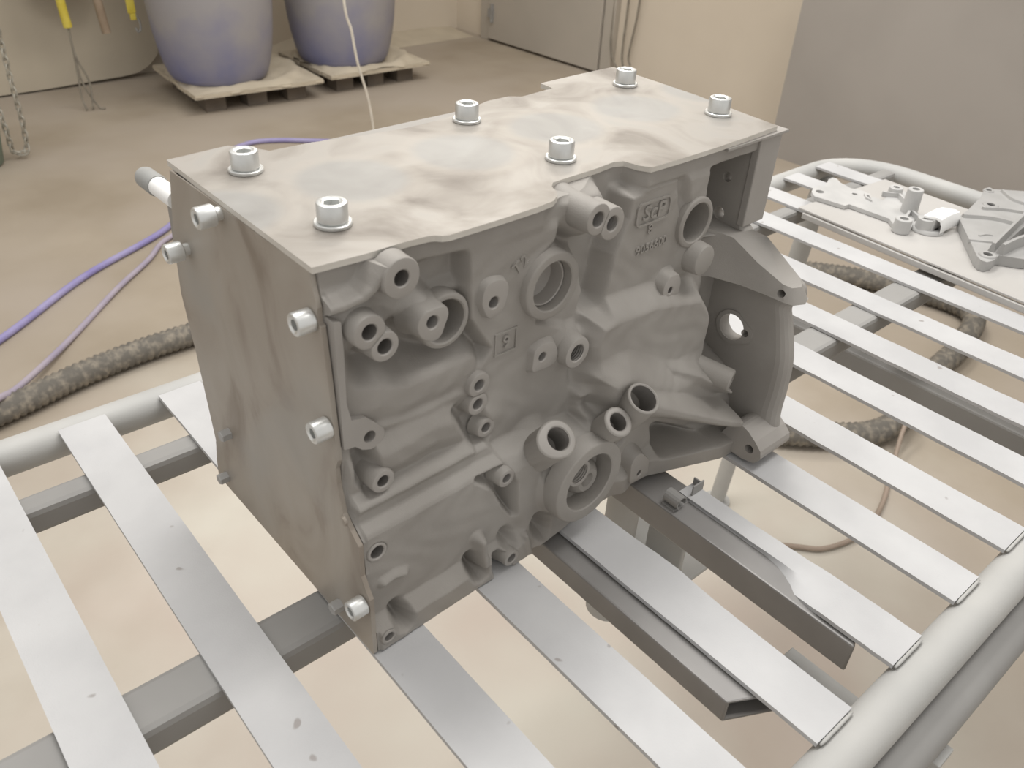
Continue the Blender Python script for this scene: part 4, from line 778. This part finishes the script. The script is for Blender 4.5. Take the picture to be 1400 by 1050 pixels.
# lower mounting ear
le = [(y, max(z, -.2665)) for y, z in DD['lowear']]
le = [(-.0829, -.2546), (-.0907, -.2386), (-.0996, -.2348), (-.1078, -.2378), (-.1165, -.2440), (-.1232, -.2505), (-.1250, -.2579), (-.1200, -.2650), (-.1090, -.2672), (-.0960, -.2665), (-.083, -.2640)]
g = G(); hc = DD['lowearhole']; g.prism([(.322, y, z + Z0) for y, z in le], [(.366, y - .001, z + Z0) for y, z in le], [(ci(hc, .0042, .322), ci(hc, .0042, .366))]); g.make('mounting_ear', M_mach, cast, bevel=.003)
g = G(); x, z = DD['stub3']; g.lathe((x, -.088, z + Z0), (.35, -1, -.1), [(-.045, .0115), (-.001, .0095), (0, .0085), (0, .0045), (-.004, .0042), (-.004, .0004)], 28); g.make('stub_boss', M_cast, cast, smooth=True, sharp=35)

# ---- steel plates
TP = [(-.0364, -.0376), (-.0066, -.0405), (.0206, -.0413), (.0325, -.0428), (.0355, -.0440), (.0380, -.0468), (.0420, -.0485), (.0759, -.0492), (.1074, -.0492), (.1215, -.0480), (.1290, -.0440), (.1335, -.0385), (.1370, -.0310), (.1420, -.0270), (.1579, -.0264), (.1821, -.0262), (.2010, -.0245), (.2085, -.0275), (.2105, -.0380), (.2150, -.0462), (.2444, -.0472), (.2859, -.0475), (.3234, -.0468), (.3675, -.0450), (.374, .0), (.381, .0445), (.3885, .1433), (.3402, .1424), (.2930, .1400), (.2915, .1240), (.2533, .1200), (.2440, .1265), (.2220, .1262), (.195, .118), (.1665, .1100), (.130, .1085), (.097, .1120), (.0595, .1195), (.038, .1205), (.0290, .1205), (.0255, .1275), (.012, .1445), (.005, .1440), (-.0304, .1415)]
g = G(); g.prism([(x, y, -.0016 + Z0) for x, y in TP], [(x, y, -.0052 + Z0) for x, y in TP], smi=1)
top = g.make('top_plate', M_top, blk, mats=[M_edge], base=(.176, .048, Z0 - .004), bevel=.0008); top['label'] = 'flat steel plate bolted over the deck, stained with round bore marks'
EP = [(-.0335, -.0054), (-.0349, -.0135), (-.0380, -.0248), (-.0374, -.0338), (-.0400, -.0345), (-.0424, -.0678), (-.0438, -.0967), (-.0452, -.1211), (-.0418, -.1290), (-.0420, -.1410), (-.0458, -.1617), (-.0530, -.1700), (-.0613, -.1772), (-.0613, -.2025), (-.0655, -.2110), (-.0695, -.2172), (-.0695, -.2690), (.1545, -.2690), (.1520, -.2500), (.1455, -.2260), (.1512, -.1477), (.1575, -.1020), (.1520, -.0607), (.1390, -.0200), (.1340, -.0054)]
SK = lambda y: .020 * (y + .035)     # the end face runs slightly off square
g = G(); g.prism([(-.0358 + SK(y), y, z + Z0) for y, z in EP], [(-.0327 + SK(y), y, z + Z0) for y, z in EP])
end = g.make('end_plate', M_end, blk, base=(-.035, .04, Z0 - .13), bevel=.0006); end['label'] = 'tan stained steel end plate'

# ---- bolts
def socket_head(g, c, ax, r, h, rs):
    def hexr(t): a = (t % (math.pi / 3)) - math.pi / 6; return rs * math.cos(math.pi / 6) / math.cos(a)
    g.lathe(c, ax, [(0, r - .0006), (.0007, r), (h - .0012, r), (h - .0004, r - .0004), (h, r - .0014), (h, rs + .0012), (h - .0007, rs + .0004), (h - .0009, hexr), (h * .42, hexr), (h * .40, .0004)], 48, capb=True)
proto = None
BOLTS = [(i * .176, j * .097) for j in (0, 1) for i in range(3)]
for k, (x, y) in enumerate(BOLTS):
    if proto is None:
        g = G(); socket_head(g, (x, y, .0006 + Z0), (0, 0, 1), .0086, .0112, .0049); proto = g.make('socket_bolt', M_zinc, top, base=(x, y, Z0 - .0016), smooth=True, sharp=35)
        g = G(); g.lathe((x, y, -.0016 + Z0), (0, 0, 1), [(0, .0102), (.0004, .0106), (.0019, .0106), (.0023, .0101), (.0023, .0080), (0, .0080)], 44, capb=False, capt=False); wsh = g.make('washer', M_zinc, proto, smooth=True, sharp=35)
    else:
        o = proto.copy(); COL.objects.link(o); o.parent = top; o.location = Vector((x, y, Z0 - .0016)) - wloc(top)
        c = wsh.copy(); COL.objects.link(c); c.parent = o
for (y, z, gap) in EBOLT:
    g = G(); X_ = -.0359 + SK(y); socket_head(g, (X_ - gap, y, z + Z0), (-1, 0, 0), .0066, .0110, .0035)
    if gap > .001: g.lathe((X_ + .0002, y, z + Z0), (-1, 0, 0), [(0, .0041), (gap + .0005, .0041)], 20)
    g.make('socket_bolt', M_zinc, end, base=(X_, y, z + Z0), smooth=True, sharp=35)
for (y, z) in EHEX:
    g = G(); X_ = -.0358 + SK(y); g.lathe((X_, y, z + Z0), (-1, 0, 0), [(0, .0046), (.0068, .0046), (.0074, .0040), (.0074, .0004)], 6); g.make('hex_bolt', M_alud, end, base=(X_, y, z + Z0))
g = G(); g.lathe((-.0361, -.0475, -.1655 + Z0), (-1, 0, 0), [(0, .0034), (.0018, .003), (.002, .0004)], 14); g.make('punched_mark', M_end, end)
# ---- back of the block: bracket with a pipe stub
g = G(); g.prism([W(-.0275, .130, -.030), W(-.0275, .163, -.0375), W(-.0285, .163, -.072), W(-.0290, .150, -.10), W(-.0290, .130, -.10)], [W(.012, .130, -.030), W(.012, .168, -.040), W(.012, .168, -.085), W(.012, .150, -.10), W(.012, .130, -.10)]); bb = g.make('rear_bracket', M_cast, blk, bevel=.002)
PX, PZ = PIPE
g = G(); g.lathe((PX, .150, PZ + Z0), (0, 1, 0), [(0, .0066), (.0325, .0066)], 24); g.make('pipe_stub', M_white, bb, smooth=True, sharp=40)
g = G(); g.lathe((PX, .180, PZ + Z0), (0, 1, 0), [(0, .0072), (.0008, .0076), (.020, .0074), (.0225, .0066), (.0225, .0005)], 24); cp = g.make('pipe_cap', M_cap, bb, smooth=True, sharp=40); cp['label'] = 'dark grey pipe cap'
